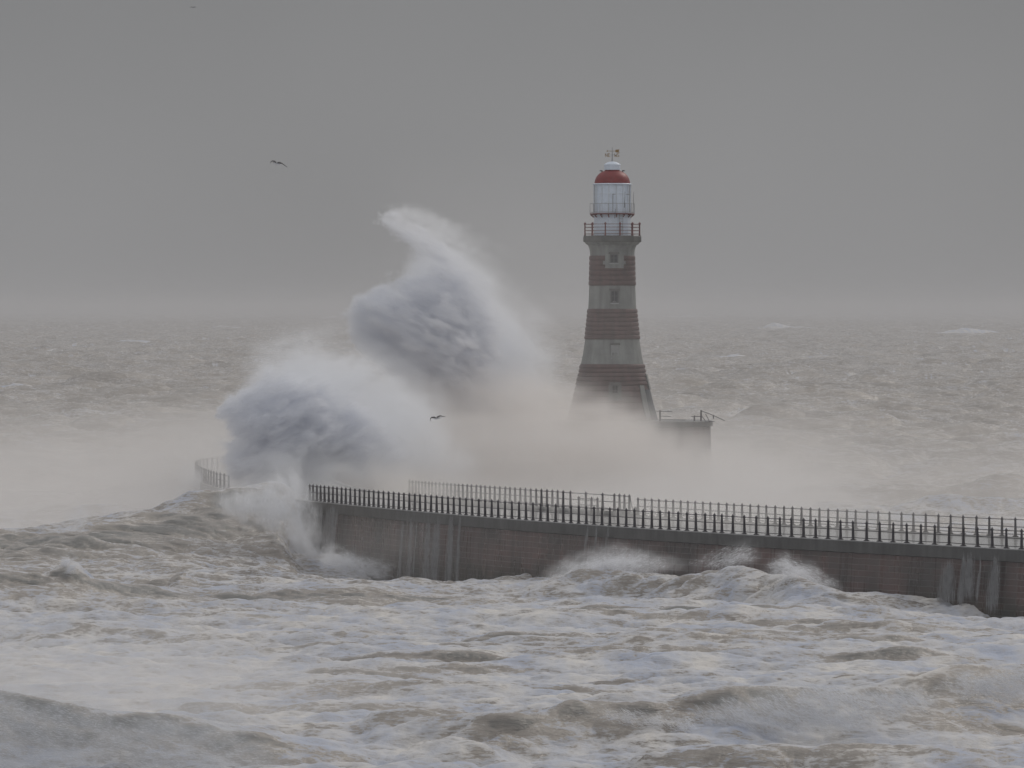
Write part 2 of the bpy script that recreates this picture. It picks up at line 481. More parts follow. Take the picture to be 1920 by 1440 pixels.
def sea_mat():
    m, nt, b = new_mat("storm sea")
    tc = N(nt, "ShaderNodeTexCoord")
    at = N(nt, "ShaderNodeAttribute"); at.attribute_name = "foam"
    def noise(scale, det, mapscale, rot=0.0, dist=0.0):
        mp = N(nt, "ShaderNodeMapping"); mp.inputs["Scale"].default_value = mapscale; mp.inputs["Rotation"].default_value = (0, 0, rot)
        n = N(nt, "ShaderNodeTexNoise"); n.inputs["Scale"].default_value = scale; n.inputs["Detail"].default_value = det
        n.inputs["Distortion"].default_value = dist; n.inputs["Roughness"].default_value = 0.62
        nt.links.new(tc.outputs["Object"], mp.inputs["Vector"]); nt.links.new(mp.outputs[0], n.inputs["Vector"])
        return n.outputs["Fac"]
    nA = noise(0.22, 6, (0.4, 0.5, 1.0), 0.12, 0.6)       # big patches
    nB = noise(1.7, 10, (0.34, 0.5, 1.5), 0.12, 0.9)       # froth lace
    nC = noise(8.0, 8, (0.34, 0.5, 1.5), 0.18, 0.4)
    nD = noise(0.05, 4, (1.0, 0.25, 1.0), -0.1, 0.3)
    def math2(op, a, b_):
        n = N(nt, "ShaderNodeMath", operation=op)
        for i, s in enumerate((a, b_)):
            if isinstance(s, float): n.inputs[i].default_value = s
            else: nt.links.new(s, n.inputs[i])
        return n.outputs[0]
    s = math2('ADD', at.outputs["Fac"], math2('MULTIPLY', math2('SUBTRACT', nA, 0.5), 0.9))
    s = math2('ADD', s, math2('MULTIPLY', math2('SUBTRACT', nB, 0.5), 1.9))
    s = math2('ADD', s, math2('MULTIPLY', math2('SUBTRACT', nC, 0.5), 2.1))
    fm = ramp(nt, s, [(0.15, (0, 0, 0)), (0.42, (0.7, 0.7, 0.7)), (0.85, (1, 1, 1))])
    w = math2('ADD', math2('MULTIPLY', nB, 0.5), math2('MULTIPLY', nD, 0.5))
    water = ramp(nt, w, [(0.36, (0.245, 0.217, 0.188)), (0.62, (0.46, 0.405, 0.345))])
    thin = ramp(nt, math2('ADD', at.outputs["Fac"], 0.5), [(0.08, (0.50, 0.56, 0.61)), (0.5, (0.96, 0.985, 1.02))])  # darkens water on wave faces and troughs, shade put into the colour
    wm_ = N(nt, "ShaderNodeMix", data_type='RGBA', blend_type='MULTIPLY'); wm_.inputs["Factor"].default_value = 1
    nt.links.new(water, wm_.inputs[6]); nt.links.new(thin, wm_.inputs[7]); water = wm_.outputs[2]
    foamc = ramp(nt, noise(0.35, 8, (1, 0.4, 1), 1.1), [(0.38, (0.44, 0.475, 0.56)), (0.66, (0.68, 0.655, 0.62))])  # bluish end paints the sky's reflection on wet foam into the colour
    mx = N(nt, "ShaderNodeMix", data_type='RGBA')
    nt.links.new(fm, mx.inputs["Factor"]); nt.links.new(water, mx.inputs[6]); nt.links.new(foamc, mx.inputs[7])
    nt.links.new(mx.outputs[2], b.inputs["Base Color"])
    rg = N(nt, "ShaderNodeMapRange"); rg.inputs["To Min"].default_value = 0.22; rg.inputs["To Max"].default_value = 0.75
    nt.links.new(fm, rg.inputs["Value"]); nt.links.new(rg.outputs[0], b.inputs["Roughness"])
    b.inputs["IOR"].default_value = 1.33
    bp = N(nt, "ShaderNodeBump"); bp.inputs["Strength"].default_value = 0.8; bp.inputs["Distance"].default_value = 0.16
    hh = math2('ADD', nB, math2('MULTIPLY', nC, 0.5))
    nt.links.new(hh, bp.inputs["Height"]); nt.links.new(bp.outputs[0], b.inputs["Normal"])
    return m
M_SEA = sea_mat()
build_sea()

# ------------------------------------------------------------------ pier
DECK = 3.5
PH = 1.2        # railing post height
# near (seaward) edge in pixels -> world on the deck plane
def deck_pt(x, y, z=DECK):
    D = (HC - z) * F / (y - 580.0)
    return np.array([(x - 960.0) * D / F, D])
xs = np.array([577, 643, 760, 960, 1200, 1440, 1680, 1920.0])
ys = np.array([939.3, 947.5, 958.5, 974.5, 991.5, 1006.5, 1020, 1032.5])
pn = np.polyfit(xs, ys, 3)
xf = np.array([793, 960, 1061, 1199, 1440, 1607, 1907.0])
Df = np.array([487, 466.5, 457, 449.4, 431.5, 421.9, 404.8])
pf = np.polyfit(xf, 580 + (HC - DECK) * F / Df, 2)
def near_px(x): return deck_pt(x, np.polyval(pn, x))
def far_px(x): return deck_pt(x, np.polyval(pf, x))

def catmull(pts, step=1.0):
    pts = [np.array(p, float) for p in pts]
    pts = [2 * pts[0] - pts[1]] + pts + [2 * pts[-1] - pts[-2]]
    out = []
    for i in range(1, len(pts) - 2):
        p0, p1, p2, p3 = pts[i - 1:i + 3]
        n = max(2, int(np.linalg.norm(p2 - p1) / step))
        for k in range(n):
            t = k / n
            out.append(0.5 * ((2 * p1) + (-p0 + p2) * t + (2 * p0 - 5 * p1 + 4 * p2 - p3) * t * t + (-p0 + 3 * p1 - 3 * p2 + p3) * t ** 3))
    out.append(pts[-2])
    return np.array(out)

near_c = [near_px(x) for x in (2050, 1920, 1680, 1440, 1200, 960, 760, 600)]
e = near_c[0] - near_c[1]
near_c = [near_c[0] + e / np.linalg.norm(e) * 60] + near_c + [(-18.6, 497), (-22.4, 515), (-25.0, 535), (-26.4, 553), (-26.4, 566), (-24.6, 579), (-20.5, 592), (-12, 600), (-2, 604), (6, 605)]
NEAR = catmull(near_c, 1.0)
far_c = [far_px(x) for x in (2050, 1907, 1700, 1440, 1199, 1061, 960, 793)]
e = far_c[0] - far_c[1]
far_c = [far_c[0] + e / np.linalg.norm(e) * 60] + far_c + [(-9.6, 503), (-12.4, 520), (-14.4, 540), (-15.2, 556), (-14.6, 568), (-12.2, 578), (-7.5, 586), (-1, 591), (6, 593)]
FAR = catmull(far_c, 1.0)
def resample(c, n):
    d = np.r_[0, np.cumsum(np.linalg.norm(np.diff(c, axis=0), axis=1))]
    s = np.linspace(0, d[-1], n)
    return np.stack([np.interp(s, d, c[:, 0]), np.interp(s, d, c[:, 1])], 1), s
NP = 260
NR, NS = resample(NEAR, NP)
# match the far edge so that both run abreast
FR, _ = resample(FAR, NP)

pier = thing("pier", "long curving stone pier with wet brick-coursed seaward wall and pale coping deck", "pier", (0, 430, 0))
pl = Vector((0, 430, 0))
def strip(name, rowsets, mat, uv=None, smooth=False):
    """rowsets: list of (n x 3) lines joined one to the next"""
    n = len(rowsets[0]); v = np.concatenate(rowsets) - np.array(pl)
    f = []
    for r in range(len(rowsets) - 1):
        for k in range(n - 1):
            f.append((r * n + k, r * n + k + 1, (r + 1) * n + k + 1, (r + 1) * n + k))
    o = mesh_obj(name, v, f, mat, pier, smooth)
    if uv is not None:
        ul = o.data.uv_layers.new(name="uv")
        vi = np.empty(len(o.data.loops), np.int32); o.data.loops.foreach_get("vertex_index", vi)
        ul.data.foreach_set("uv", uv[vi].astype(np.float32).ravel())
    return o
def normals(c):
    t = np.gradient(c, axis=0); t /= np.linalg.norm(t, axis=1)[:, None]
    return np.stack([t[:, 1], -t[:, 0]], 1)
nn = normals(NR)          # direction of travel is away from the camera: left-hand side is seaward
sea_side = -nn
def line(c, off, z):
    q = c + sea_side * off
    return np.column_stack([q, np.full(len(q), z)])
# deck
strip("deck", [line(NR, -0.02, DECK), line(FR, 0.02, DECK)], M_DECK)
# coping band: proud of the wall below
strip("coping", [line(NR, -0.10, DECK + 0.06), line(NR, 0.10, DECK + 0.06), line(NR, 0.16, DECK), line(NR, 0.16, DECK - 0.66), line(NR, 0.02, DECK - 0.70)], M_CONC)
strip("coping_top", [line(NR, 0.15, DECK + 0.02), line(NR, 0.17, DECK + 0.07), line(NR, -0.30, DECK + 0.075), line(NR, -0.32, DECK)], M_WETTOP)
zt, zb = DECK - 0.70, -5.0
uvw = np.concatenate([np.column_stack([NS, np.full(NP, zt)]), np.column_stack([NS, np.full(NP, zb)])])
strip("sea_wall", [line(NR, 0.03, zt), line(NR, 0.55, zb)], M_WALL, uv=uvw)
fs = -normals(FR)
q = FR
strip("harbour_wall", [np.column_stack([FR, np.full(NP, DECK)]), np.column_stack([FR - fs * 0.4, np.full(NP, zb)])], M_WALL, uv=uvw)
fk = FR + fs * 0.28
strip("harbour_coping", [np.column_stack([FR - fs * 0.1, np.full(NP, DECK - .4)]), np.column_stack([FR - fs * 0.1, np.full(NP, DECK + .08)]), np.column_stack([fk, np.full(NP, DECK + .08)]), np.column_stack([fk, np.full(NP, DECK + .004)])], M_DECK)

# ------------------------------------------------------------------ railings
def post_mesh():
    m = MB()
    m.lathe([(0.12, 0.0), (0.12, 0.05), (0.088, 0.09), (0.094, 0.2), (0.082, 0.55), (0.068, 0.95), (0.062, 1.0), (0.094, 1.03), (0.100, 1.07), (0.080, 1.11), (0.03, 1.18), (0.004, 1.24)], 10, capb=True, capt=True)
    me = bpy.data.meshes.new("post"); me.from_pydata(m.v, [], m.f); me.materials.append(M_IRON)
    me.polygons.foreach_set("use_smooth", [True] * len(me.polygons)); me.update()
    return me
def foot_mesh():
    m = MB()
    m.box((0, 0, 0.02), (0.50, 0.14, 0.03))
    m.box((-0.14, 0, 0.075), (0.2, 0.05, 0.04), ry=-0.5)
    m.box((0.14, 0, 0.075), (0.2, 0.05, 0.04), ry=0.5)
    m.tube([(-0.22, 0, 0.03), (-0.22, 0, 0.08)], 0.03, 6); m.tube([(0.22, 0, 0.03), (0.22, 0, 0.08)], 0.03, 6)
    me = bpy.data.meshes.new("foot"); me.from_pydata(m.v, [], m.f); me.materials.append(M_IRON); me.update()
    return me
POST, FOOT = post_mesh(), foot_mesh()

def railing(label, pts, z, name="railing", feet=True, rails=(1.06, 0.62, 0.16), mat=M_IRON, hs_=None, post=POST, group=None, jitter=0.008):
    c = np.mean(pts, axis=0)
    t = thing(name, label, "railing", (c[0], c[1], z), group)
    n = len(pts)
    for i, p in enumerate(pts):
        o = bpy.data.objects.new("post", post); link(o, t)
        o.location = (p[0] - c[0], p[1] - c[1], 0)
        a, b_ = pts[max(i - 1, 0)], pts[min(i + 1, n - 1)]
        rz = math.atan2(b_[1] - a[1], b_[0] - a[0])
        o.rotation_euler = (random.gauss(0, jitter), random.gauss(0, jitter), rz)
        if hs_ is not None: o.scale = (1, 1, hs_)
        if feet:
            f = bpy.data.objects.new("foot", FOOT); link(f, o)
    for hz in rails:
        m = MB()
        ln = [(p[0] - c[0], p[1] - c[1], hz + random.gauss(0, 0.006)) for p in pts]
        m.tube(ln, 0.026, 6)
        m.obj("rail", mat, t, True)
    return t

near_x = [560 + v / 4.8 for v in (85, 115, 149, 184, 219, 257, 293, 331, 371, 409, 451, 493, 534, 575, 618, 660, 704, 749, 795, 839, 886, 933, 981, 1029, 1077, 1126, 1176, 1227, 1278, 1330, 1381, 1436, 1491, 1548, 1605, 1663, 1722, 1781, 1841, 1905)]
near_x += [960 + v / 4 for v in (40, 93, 145, 201, 256, 314, 373, 430, 487, 545, 603, 662, 721, 783, 844, 907, 970, 1036, 1100, 1166, 1233, 1300, 1367, 1436, 1506, 1562, 1644, 1731, 1819, 1906)]
near_x += [1440 + v / 4 for v in (76, 165, 254, 345, 438, 532, 626, 727, 825, 925, 1029, 1134, 1238, 1345, 1453, 1560, 1670, 1776, 1889)] + [1940, 1968, 1997, 2026]
def inset(fn, x, off):
    p = fn(x); q = fn(x + 8); tt = (q - p); tt /= np.linalg.norm(tt)
    nrm = np.array([-tt[1], tt[0]])      # towards the far side
    if nrm[1] < 0: nrm = -nrm
    return p + nrm * off
railing("dark iron railing with pointed posts along the near seaward edge of the pier", [inset(near_px, x, 0.12) for x in near_x], DECK + 0.06)

far_r = [960 + v / 4 for v in (957, 1009, 1062, 1114, 1166, 1221, 1277, 1331, 1386, 1443, 1500, 1561, 1621, 1678, 1738, 1798, 1860)]
far_r += [1440 + v / 4 for v in (0, 66, 132, 196, 263, 331, 398, 464, 533, 603, 669, 754, 839, 925, 1014, 1103, 1195, 1289, 1381, 1477, 1575, 1672, 1767, 1868)] + [1932, 1958, 1984]
railing("faint grey railing on the harbour side of the pier deck, right of the steps", [inset(far_px, x, -0.12) for x in far_r], DECK + 0.08)

far_l = [560 + v / 4.8 for v in (1020, 1048, 1077, 1105, 1135, 1164, 1194, 1225, 1257, 1290, 1325, 1359, 1394, 1430, 1465, 1503, 1541, 1580, 1621, 1663, 1704, 1745, 1788, 1833, 1880)]
far_l += [960 + v / 4 for v in (4, 44, 82, 120, 161, 201, 241, 282, 323, 363, 403, 459, 575, 700, 788, 827, 863, 900)]
# raised kerb under this stretch
kz = 0.26
step_pts = [inset(far_px, x, -0.5) for x in np.linspace(760, 1187, 40)]
step_in = [inset(far_px, x, 0.1) for x in np.linspace(760, 1187, 40)]
m = MB(); c0 = np.array([0, 465.0])
for a in range(39):
    q = [step_pts[a], step_pts[a + 1], step_in[a + 1], step_in[a]]
    v = [(p[0] - c0[0], p[1] - c0[1], zz) for zz in (0.085, kz) for p in q]
    m.add(v, [(4, 5, 6, 7), (0, 1, 5, 4), (2, 3, 7, 6)] + ([(0, 4, 7, 3)] if a == 0 else []) + ([(1, 2, 6, 5)] if a == 38 else []))
ks = m.obj("raised_kerb", M_DECK, pier, loc=(c0[0], c0[1] - 430, DECK))
railing("misty railing on the raised kerb of the pier's harbour side, left of the steps", [inset(far_px, x, -0.2) for x in far_l], DECK + kz, feet=False)

# step gate and its stair rail in the gap at the kerb's end
gp = [inset(far_px, x, -1.6) for x in (1125, 1149, 1161)]
railing("small set of lower rail posts around the steps in the harbour side railing", gp, DECK + 0.02, name="stair_railing", feet=False)
sx = inset(far_px, 1196, -0.3); s2 = inset(far_px, 1186, -0.2)
t = thing("steps", "short flight of stone steps and stay bar where the harbour side railing changes level", "steps", (sx[0], sx[1], DECK + 0.08))
m = MB()
for k in range(3): m.box((-0.1 - 0.3 * k, 0.1, 0.06 + 0.07 * k), (0.3, 1.2, 0.12 + 0.14 * k))
m.obj("stair", M_CONC, t)
m = MB(); m.tube([(s2[0] - sx[0], s2[1] - sx[1], 1.3), (-0.1, 0, 0.42), (0.25, 0, 0.02)], 0.03, 6); m.obj("stay_bar", M_IRON, t)
m = MB(); m.lathe([(0.16, 0.0), (0.17, 0.38), (0.12, 0.5), (0.05, 0.56)], 12, capb=True, capt=True); bo = m.obj("bollard", M_IRON, t); bo.location = (0.1, -0.1, 0)

# railing on the far bend of the pier
bend = []
dist = np.r_[0, np.cumsum(np.linalg.norm(np.diff(NR, axis=0), axis=1))]
i0 = int(np.argmin(np.abs(NR[:, 1] - 512) + (NR[:, 0] > -15) * 999)); s = dist[i0]
while s < dist[-1] - 8 and len(bend) < 60:
    x_, y_ = np.interp(s, dist, NR[:, 0]), np.interp(s, dist, NR[:, 1]); bend.append(np.array([x_, y_])); s += 2.6
railing("tiny dark railing on the distant left bend of the pier beside the spray", bend, DECK + 0.06, feet=False)

# ------------------------------------------------------------------ pier head
LX, LY = (1148 - 960) * 600 / F, 600.0
S6 = 600.0 / F
def z6(y): return HC - (y - 580.0) * S6
HZ = z6(789)
hx = (1186 - 960) * S6
head = thing("lighthouse_platform", "round raised masonry platform under the lighthouse, half lost in mist", "platform", (hx, 603, 0))
m = MB()
m.lathe([(7.6, -5), (7.35, 0.0), (7.15, HZ - 0.55)], 96, capb=True); o = m.obj("drum_wall", M_WALL, head)
ul = o.data.uv_layers.new(name="uv")
for lp in o.data.loops:
    co = o.data.vertices[lp.vertex_index].co
    ul.data[lp.index].uv = ((math.atan2(co.y, -co.x)) * 7.3, co.z)
m = MB(); m.lathe([(7.1, HZ - 0.55), (7.35, HZ - 0.5), (7.35, HZ - 0.06), (7.2, HZ), (0.01, HZ)], 96); bevel(m.obj("platform", M_CONC, head), 0.03)

t = thing("broken_railing", "bent and broken railing at the right edge of the pier head", "railing", (hx, 603, HZ))
def hp(x, y, D=598.0):
    p = P(x, y, D); return (p[0] - hx, p[1] - 603, p[2] - HZ)
zb_ = 0.0
for (x, yt) in ((1237.5, 769), (1302, 779), (1314.5, 769)):
    m = MB(); a = hp(x, yt); m.tube([(a[0], a[1], zb_), a], [0.09, 0.06], 8); m.obj("post", M_IRON, t)
for pts in ([(1230, 771), (1260, 771.5)], [(1238, 780.5), (1258, 781)], [(1240, 787), (1285, 787.5)], [(1314.5, 770), (1338, 779), (1359, 789)], [(1315, 779), (1324, 791), (1340, 790)], [(1323, 776), (1331, 792)], [(1296, 781), (1316, 781)]):
    m = MB(); m.tube([hp(*p) for p in pts], 0.035, 6); m.obj("rail", M_IRON, t)
m = MB(); m.tube([hp(1338, 778), hp(1337.5, 785)], 0.06, 6); m.obj("post", M_IRON, t)
t = thing("bent_railing", "bent railing remains at the left edge of the pier head", "railing", (hx, 603, HZ))
for pts in ([(1040, 762), (1041, 772)], [(1040, 765), (1068, 766)], [(1041, 766), (1050, 778), (1068, 781)]):
    m = MB(); m.tube([hp(*p) for p in pts], 0.035, 6); m.obj("rail", M_IRON, t)

# ------------------------------------------------------------------ lighthouse
lh = thing("lighthouse", "tall lighthouse banded in red and grey granite with white lantern and red dome", "lighthouse", (LX, LY, HZ))
def zl(y): return z6(y) - HZ
def rr(p): return p * S6
prof = [(785, 84), (770, 79.5), (750, 74), (735, 70.5), (722, 67.5), (700, 61.8), (682.5, 58.8), (660, 54.3), (636, 51.0), (610, 48.2), (579, 45.2), (560, 44.2), (535.5, 43.2), (510, 42.4), (479, 41.7)]
py = np.array([p[0] for p in prof][::-1], float); pr = np.array([p[1] for p in prof][::-1], float)
def rad(y): return float(np.interp(y, py, pr))

def ashlar(name, y0, y1, n, mat, bulge, gap_az=None):
    """one band of n courses between pixel rows y0 (top) and y1 (bottom)"""
    m = MB(); pr_ = []
    hgt = (y1 - y0) / n
    for k in range(n):
        a = y1 - k * hgt; b_ = a - hgt
        ra, rb = rad(a), rad(b_)
        if bulge:
            pr_ += [(rr(ra) - 0.02, zl(a)), (rr(ra + bulge * .8), zl(a - hgt * .10)), (rr(ra + bulge), zl(a - hgt * .25)), (rr(rb + bulge), zl(b_ + hgt * .25)), (rr(rb + bulge * .8), zl(b_ + hgt * .10)), (rr(rb) - 0.02, zl(b_))]
        else:
            pr_ += [(rr(ra) - 0.012, zl(a)), (rr(ra), zl(a) + 0.015), (rr(rb), zl(b_) - 0.015), (rr(rb) - 0.012, zl(b_))]
    m.lathe(pr_, 128)
    return m.obj(name, mat, lh, bool(bulge))
ashlar("grey_band", 636, 682.5, 5, M_PALE, 0)
ashlar("grey_band", 535.5, 579, 5, M_PALE, 0)
ashlar("red_band", 479.5, 535.5, 6, M_RED, 1.5)
ashlar("red_band", 579, 636, 7, M_RED, 1.8)
ashlar("red_band", 682.5, 722, 5, M_RED, 2.2)
ashlar("grey_red_base", 722, 787, 6, M_RED, 1.4)
m = MB()
m.lathe([(rr(41.7), zl(479.5)), (rr(41.9), zl(472)), (rr(43.0), zl(466)), (rr(44.6), zl(462)), (rr(45.4), zl(461.5)), (rr(45.4), zl(459.5)), (rr(47.5), zl(459)), (rr(50.5), zl(456.5)), (rr(52), zl(454))], 128)
m.obj("bell_top", M_PALE, lh, False)
m = MB()
m.lathe([(rr(20), zl(453.8)), (rr(55.6), zl(453.8)), (rr(56.2), zl(453)), (rr(56.2), zl(443.5)), (rr(55), zl(442)), (rr(20), zl(442))], 12, a0=R(15), a1=R(375))
m.obj("gallery_slab", M_SLAB, lh)

def az_pt(x_off, y, extra=0.0, r=None):
    """point on the shaft facing the camera at x_off pixels right of the axis"""
    r = rr(r if r is not None else rad(y)) + extra
    xo = x_off * S6
    return (xo, -math.sqrt(max(r * r - xo * xo, 0.0)), zl(y))
def window(cx, y0, y1, w, dark=True, surround=True, sill=True, w_s=None, y_s0=None, y_s1=None):
    """window group: recess pane, frame, sill"""
    c = az_pt(cx, (y0 + y1) / 2)
    hgt = (y1 - y0) * S6; ww = w * S6
    slope = math.atan2(rr(rad(y1)) - rr(rad(y0)), hgt)
    wn_ = bpy.data.objects.new("window", None); link(wn_, lh); wn_.location = c
    wn_.rotation_euler = (slope, 0, -math.asin(max(-1, min(1, 0))) + math.atan2(c[0], -c[1]) * 1.0)
    fr = MB(); fw = 0.09
    for sx_ in (-1, 1): fr.box((sx_ * (ww / 2 - fw / 2), 0.0, 0), (fw, 0.16, hgt))
    fr.box((0, 0.0, hgt / 2 - fw / 2), (ww - 2 * fw, 0.15, fw)); fr.box((0, 0.0, -hgt / 2 + fw / 2), (ww - 2 * fw, 0.15, fw))
    fr.box((0, -0.02, 0), (0.05, 0.08, hgt - 2 * fw)); fr.box((0, -0.015, 0.05 * hgt), (ww - 2 * fw, 0.07, 0.045))
    fr.obj("frame", M_FRAME if dark else M_GREYLINE, wn_)
    g = MB(); g.box((0, 0.02, 0), (ww - 2 * fw + .01, 0.05, hgt - 2 * fw + .01)); g.obj("pane", M_GLASSD if dark else M_BLIND, wn_)
    s_ = MB(); s_.box((0, -0.06, -hgt / 2 - 0.05), (ww * 1.05, 0.26, 0.10)); s_.obj("sill", M_GREYLINE, wn_)
    h_ = MB(); h_.box((0, -0.03, hgt / 2 + 0.08), (ww * 1.3, 0.22, 0.16)); h_.obj("lintel", M_SLAB, wn_)
    return wn_
# pale stone surround of the top window, cut in steps
m = MB()
def arcbox(x0, x1, y0, y1, out):
    n = 8; v = []
    for k in range(n + 1):
        x = x0 + (x1 - x0) * k / n
        for y in (y1, y0):
            v.append(az_pt(x, y, out)); v.append(az_pt(x, y, -0.15))
    f = []
    for k in range(n):
        a = k * 4; b_ = a + 4
        f += [(a, b_, b_ + 2, a + 2), (a + 2, b_ + 2, b_ + 3, a + 3), (a + 1, b_ + 1, b_, a)]
    f += [(0, 2, 3, 1), (n * 4, n * 4 + 1, n * 4 + 3, n * 4 + 2)]
    m.add(v, f)
arcbox(-14, 21, 476, 489.5, 0.105); arcbox(-18, 24.5, 489.5, 496, 0.108); arcbox(-14, 21, 496, 503, 0.105)
m.obj("window_surround", M_PALE, lh)
w1 = window(2.5, 476.5, 493.5, 15.5); w1.location.y -= 0.13
w2 = window(3.5, 544.5, 568, 15.5); w2.location.y -= 0.03
w3 = window(4.0, 646, 671, 14.5, dark=False); w3.location.y -= 0.03
# lower door-like window with pale surround
m = MB(); arcbox(-8, 16, 716, 750, 0.12); m.obj("window_surround", M_SLAB, lh)
w4 = window(4.0, 720, 746, 13); w4.location.y -= 0.17
# entrance porch on the right with a sloping dark strip painted as its shadowed recess and pale jambs
def tower_pt(az, y, out=0.0):
    r = rr(rad(y)) + out
    return (r * math.sin(az), -r * math.cos(az), zl(y))
def azstrip(a0, a1, y0, y1, out, n=10):
    m_ = MB(); v = []
    for k in range(n + 1):
        y = y0 + (y1 - y0) * k / n
        for a in (a0, (a0 + a1) / 2, a1):
            v.append(tower_pt(a, y, out)); v.append(tower_pt(a, y, -0.1))
    f = []
    for k in range(n):
        a = k * 6; b_ = a + 6
        for j in (0, 2): f.append((a + j, a + j + 2, b_ + j + 2, b_ + j))
        f += [(a, b_, b_ + 1, a + 1), (a + 4, a + 5, b_ + 5, b_ + 4)]
    f += [(0, 1, 3, 2), (2, 3, 5, 4), (n * 6, n * 6 + 2, n * 6 + 3, n * 6 + 1), (n * 6 + 2, n * 6 + 4, n * 6 + 5, n * 6 + 3)]
    m_.add(v, f); return m_
azstrip(R(46), R(56), 722, 786, 0.16).obj("door_jamb", M_PALE, lh)
azstrip(R(72), R(80), 701, 729.5, 0.20).obj("door_jamb", M_PALE, lh)
azstrip(R(56.3), R(79), 730, 787, 0.13).obj("doorway", M_GLASSD, lh)

# gallery railing
gr = bpy.data.objects.new("gallery_railing", None); link(gr, lh)
nsd = 12
corner = [(rr(53) * math.cos(R(15 + 30 * k)), rr(53) * math.sin(R(15 + 30 * k))) for k in range(nsd)]
for (x, y) in corner:
    m = MB(); m.lathe([(0.085, 0), (0.085, 0.08), (0.06, 0.12), (0.055, 0.98), (0.10, 1.02), (0.10, 1.10), (0.05, 1.18), (0.01, 1.22)], 8, c=(x, y), capb=True, capt=True)
    o = m.obj("post", M_REDIRON, gr, True); o.location = (0, 0, zl(442))
for hz in (0.16, 0.46, 0.76, 1.04):
    m = MB(); m.tube([(x, y, zl(442) + hz) for x, y in corner], 0.026, 6, closed=True); m.obj("rail", M_REDIRON, gr)
# lantern
lan = bpy.data.objects.new("lantern", None); link(lan, lh)
m = MB(); m.lathe([(rr(35), zl(442)), (rr(35), zl(402.2)), (rr(35.6), zl(402))], 16, a0=R(11.25), a1=R(371.25)); m.obj("lantern_base", M_WHITE, lan)
m = MB(); m.lathe([(rr(35.0), zl(399.8)), (rr(35.0), zl(346.5))], 16, a0=R(11.25), a1=R(371.25)); m.obj("lantern_panel", M_WHITE, lan)
m = MB()
for k in range(16):
    a = R(11.25 + 22.5 * k); x, y = rr(35.2) * math.cos(a), rr(35.2) * math.sin(a)
    m.tube([(x, y, zl(400)), (x, y, zl(346.5))], 0.035, 5)
for yy in (364, 381.5):
    m.tube([(rr(35.2) * math.cos(R(11.25 + 22.5 * k)), rr(35.2) * math.sin(R(11.25 + 22.5 * k)), zl(yy)) for k in range(16)], 0.022, 5, closed=True)
m.obj("glazing_bars", M_BAR, lan)
m = MB()
for (x0, y0, x1, y1) in ((-33, 347, -33, 399), (32, 347, 32, 399)): m.tube([(x0 * S6, -rr(37.6) * .55, zl(y0)), (x1 * S6, -rr(37.6) * .55, zl(y1))], 0.05, 6)
m.tube([(0.5 * S6, -rr(36.4), zl(364)), (0.5 * S6, -rr(36.4), zl(399))], 0.03, 5)
m.tube([(0.5 * S6, -rr(36.4), zl(364.6)), (33 * S6, -rr(37.0) * .5, zl(364.6))], 0.03, 5)
m.obj("access_rail", M_GREYLINE, lan)
m = MB(); m.lathe([(rr(34), zl(346.4)), (rr(37.4), zl(346.4)), (rr(37.6), zl(345)), (rr(33.5), zl(343.8))], 48); m.obj("eaves_ring", M_WHITE, lan, True)
m = MB()
dp = [(33.4, 344.2), (33.2, 341), (32.2, 337), (30.6, 333), (28.0, 329), (24.6, 325.6), (20.5, 322.6), (16.5, 320.8), (14.0, 320.2), (14.0, 318.6)]
m.lathe([(rr(r_), zl(y_)) for r_, y_ in dp], 64, capt=True); m.obj("dome", M_DOME, lan, True)
m = MB(); m.lathe([(rr(14.4), zl(318.8)), (rr(15.4), zl(318.6)), (rr(15.3), zl(309.6)), (rr(16.0), zl(309.4)), (rr(16.0), zl(308.6)), (rr(13), zl(306.4)), (rr(8), zl(303.8)), (rr(2), zl(302.8)), (rr(.1), zl(302.6))], 40, capb=True); m.obj("vent_cap", M_WHITE, lan, False)
m = MB()
for sx_ in (-1, 1):
    m.tube([(sx_ * rr(18.5), 0, zl(321.8)), (sx_ * rr(21), 0, zl(320.2))], 0.05, 6); m.box((sx_ * rr(20.8), 0, zl(320.2)), (0.26, 0.16, 0.09))
m.obj("dome_bracket", M_IRON, lan)
# balcony round the lantern
bal = bpy.data.objects.new("balcony", None); link(bal, lh)
m = MB(); m.lathe([(rr(35.7), zl(402.4)), (rr(42.8), zl(402.4)), (rr(42.8), zl(400.2)), (rr(35.2), zl(400.2))], 16, a0=R(11.25), a1=R(371.25)); m.obj("balcony_floor", M_REDIRON, bal)
cb = [(rr(42.5) * math.cos(R(11.25 + 22.5 * k)), rr(42.5) * math.sin(R(11.25 + 22.5 * k))) for k in range(16)]
m = MB()
for x, y in cb: m.tube([(x, y, zl(400.2)), (x, y, zl(381.6))], 0.022, 5)
for yy in (381.8, 398): m.tube([(x, y, zl(yy)) for x, y in cb], 0.020, 5, closed=True)
m.obj("balcony_railing", M_GREYLINE, bal)
for k in range(16):
    x, y = cb[k]; m = MB(); k_ = 35.4 / 42.5
    m.tube([(x * .97, y * .97, zl(402.8)), (x * k_, y * k_, zl(407.5))], 0.05, 5); m.tube([(x * .97, y * .97, zl(403)), (x * k_, y * k_, zl(403))], 0.045, 5)
    m.obj("bracket", M_REDIRON, bal)
lad = MB()
for sx_ in (-3.2, 3.2): lad.tube([((16 + sx_) * S6, -rr(36), zl(441)), ((16 + sx_) * S6, -rr(36), zl(401))], 0.025, 5)
for k in range(13): lad.tube([(12.8 * S6, -rr(36), zl(440 - 3 * k)), (19.2 * S6, -rr(36), zl(440 - 3 * k))], 0.018, 5)
lad.obj("ladder", M_GREYLINE, lh)
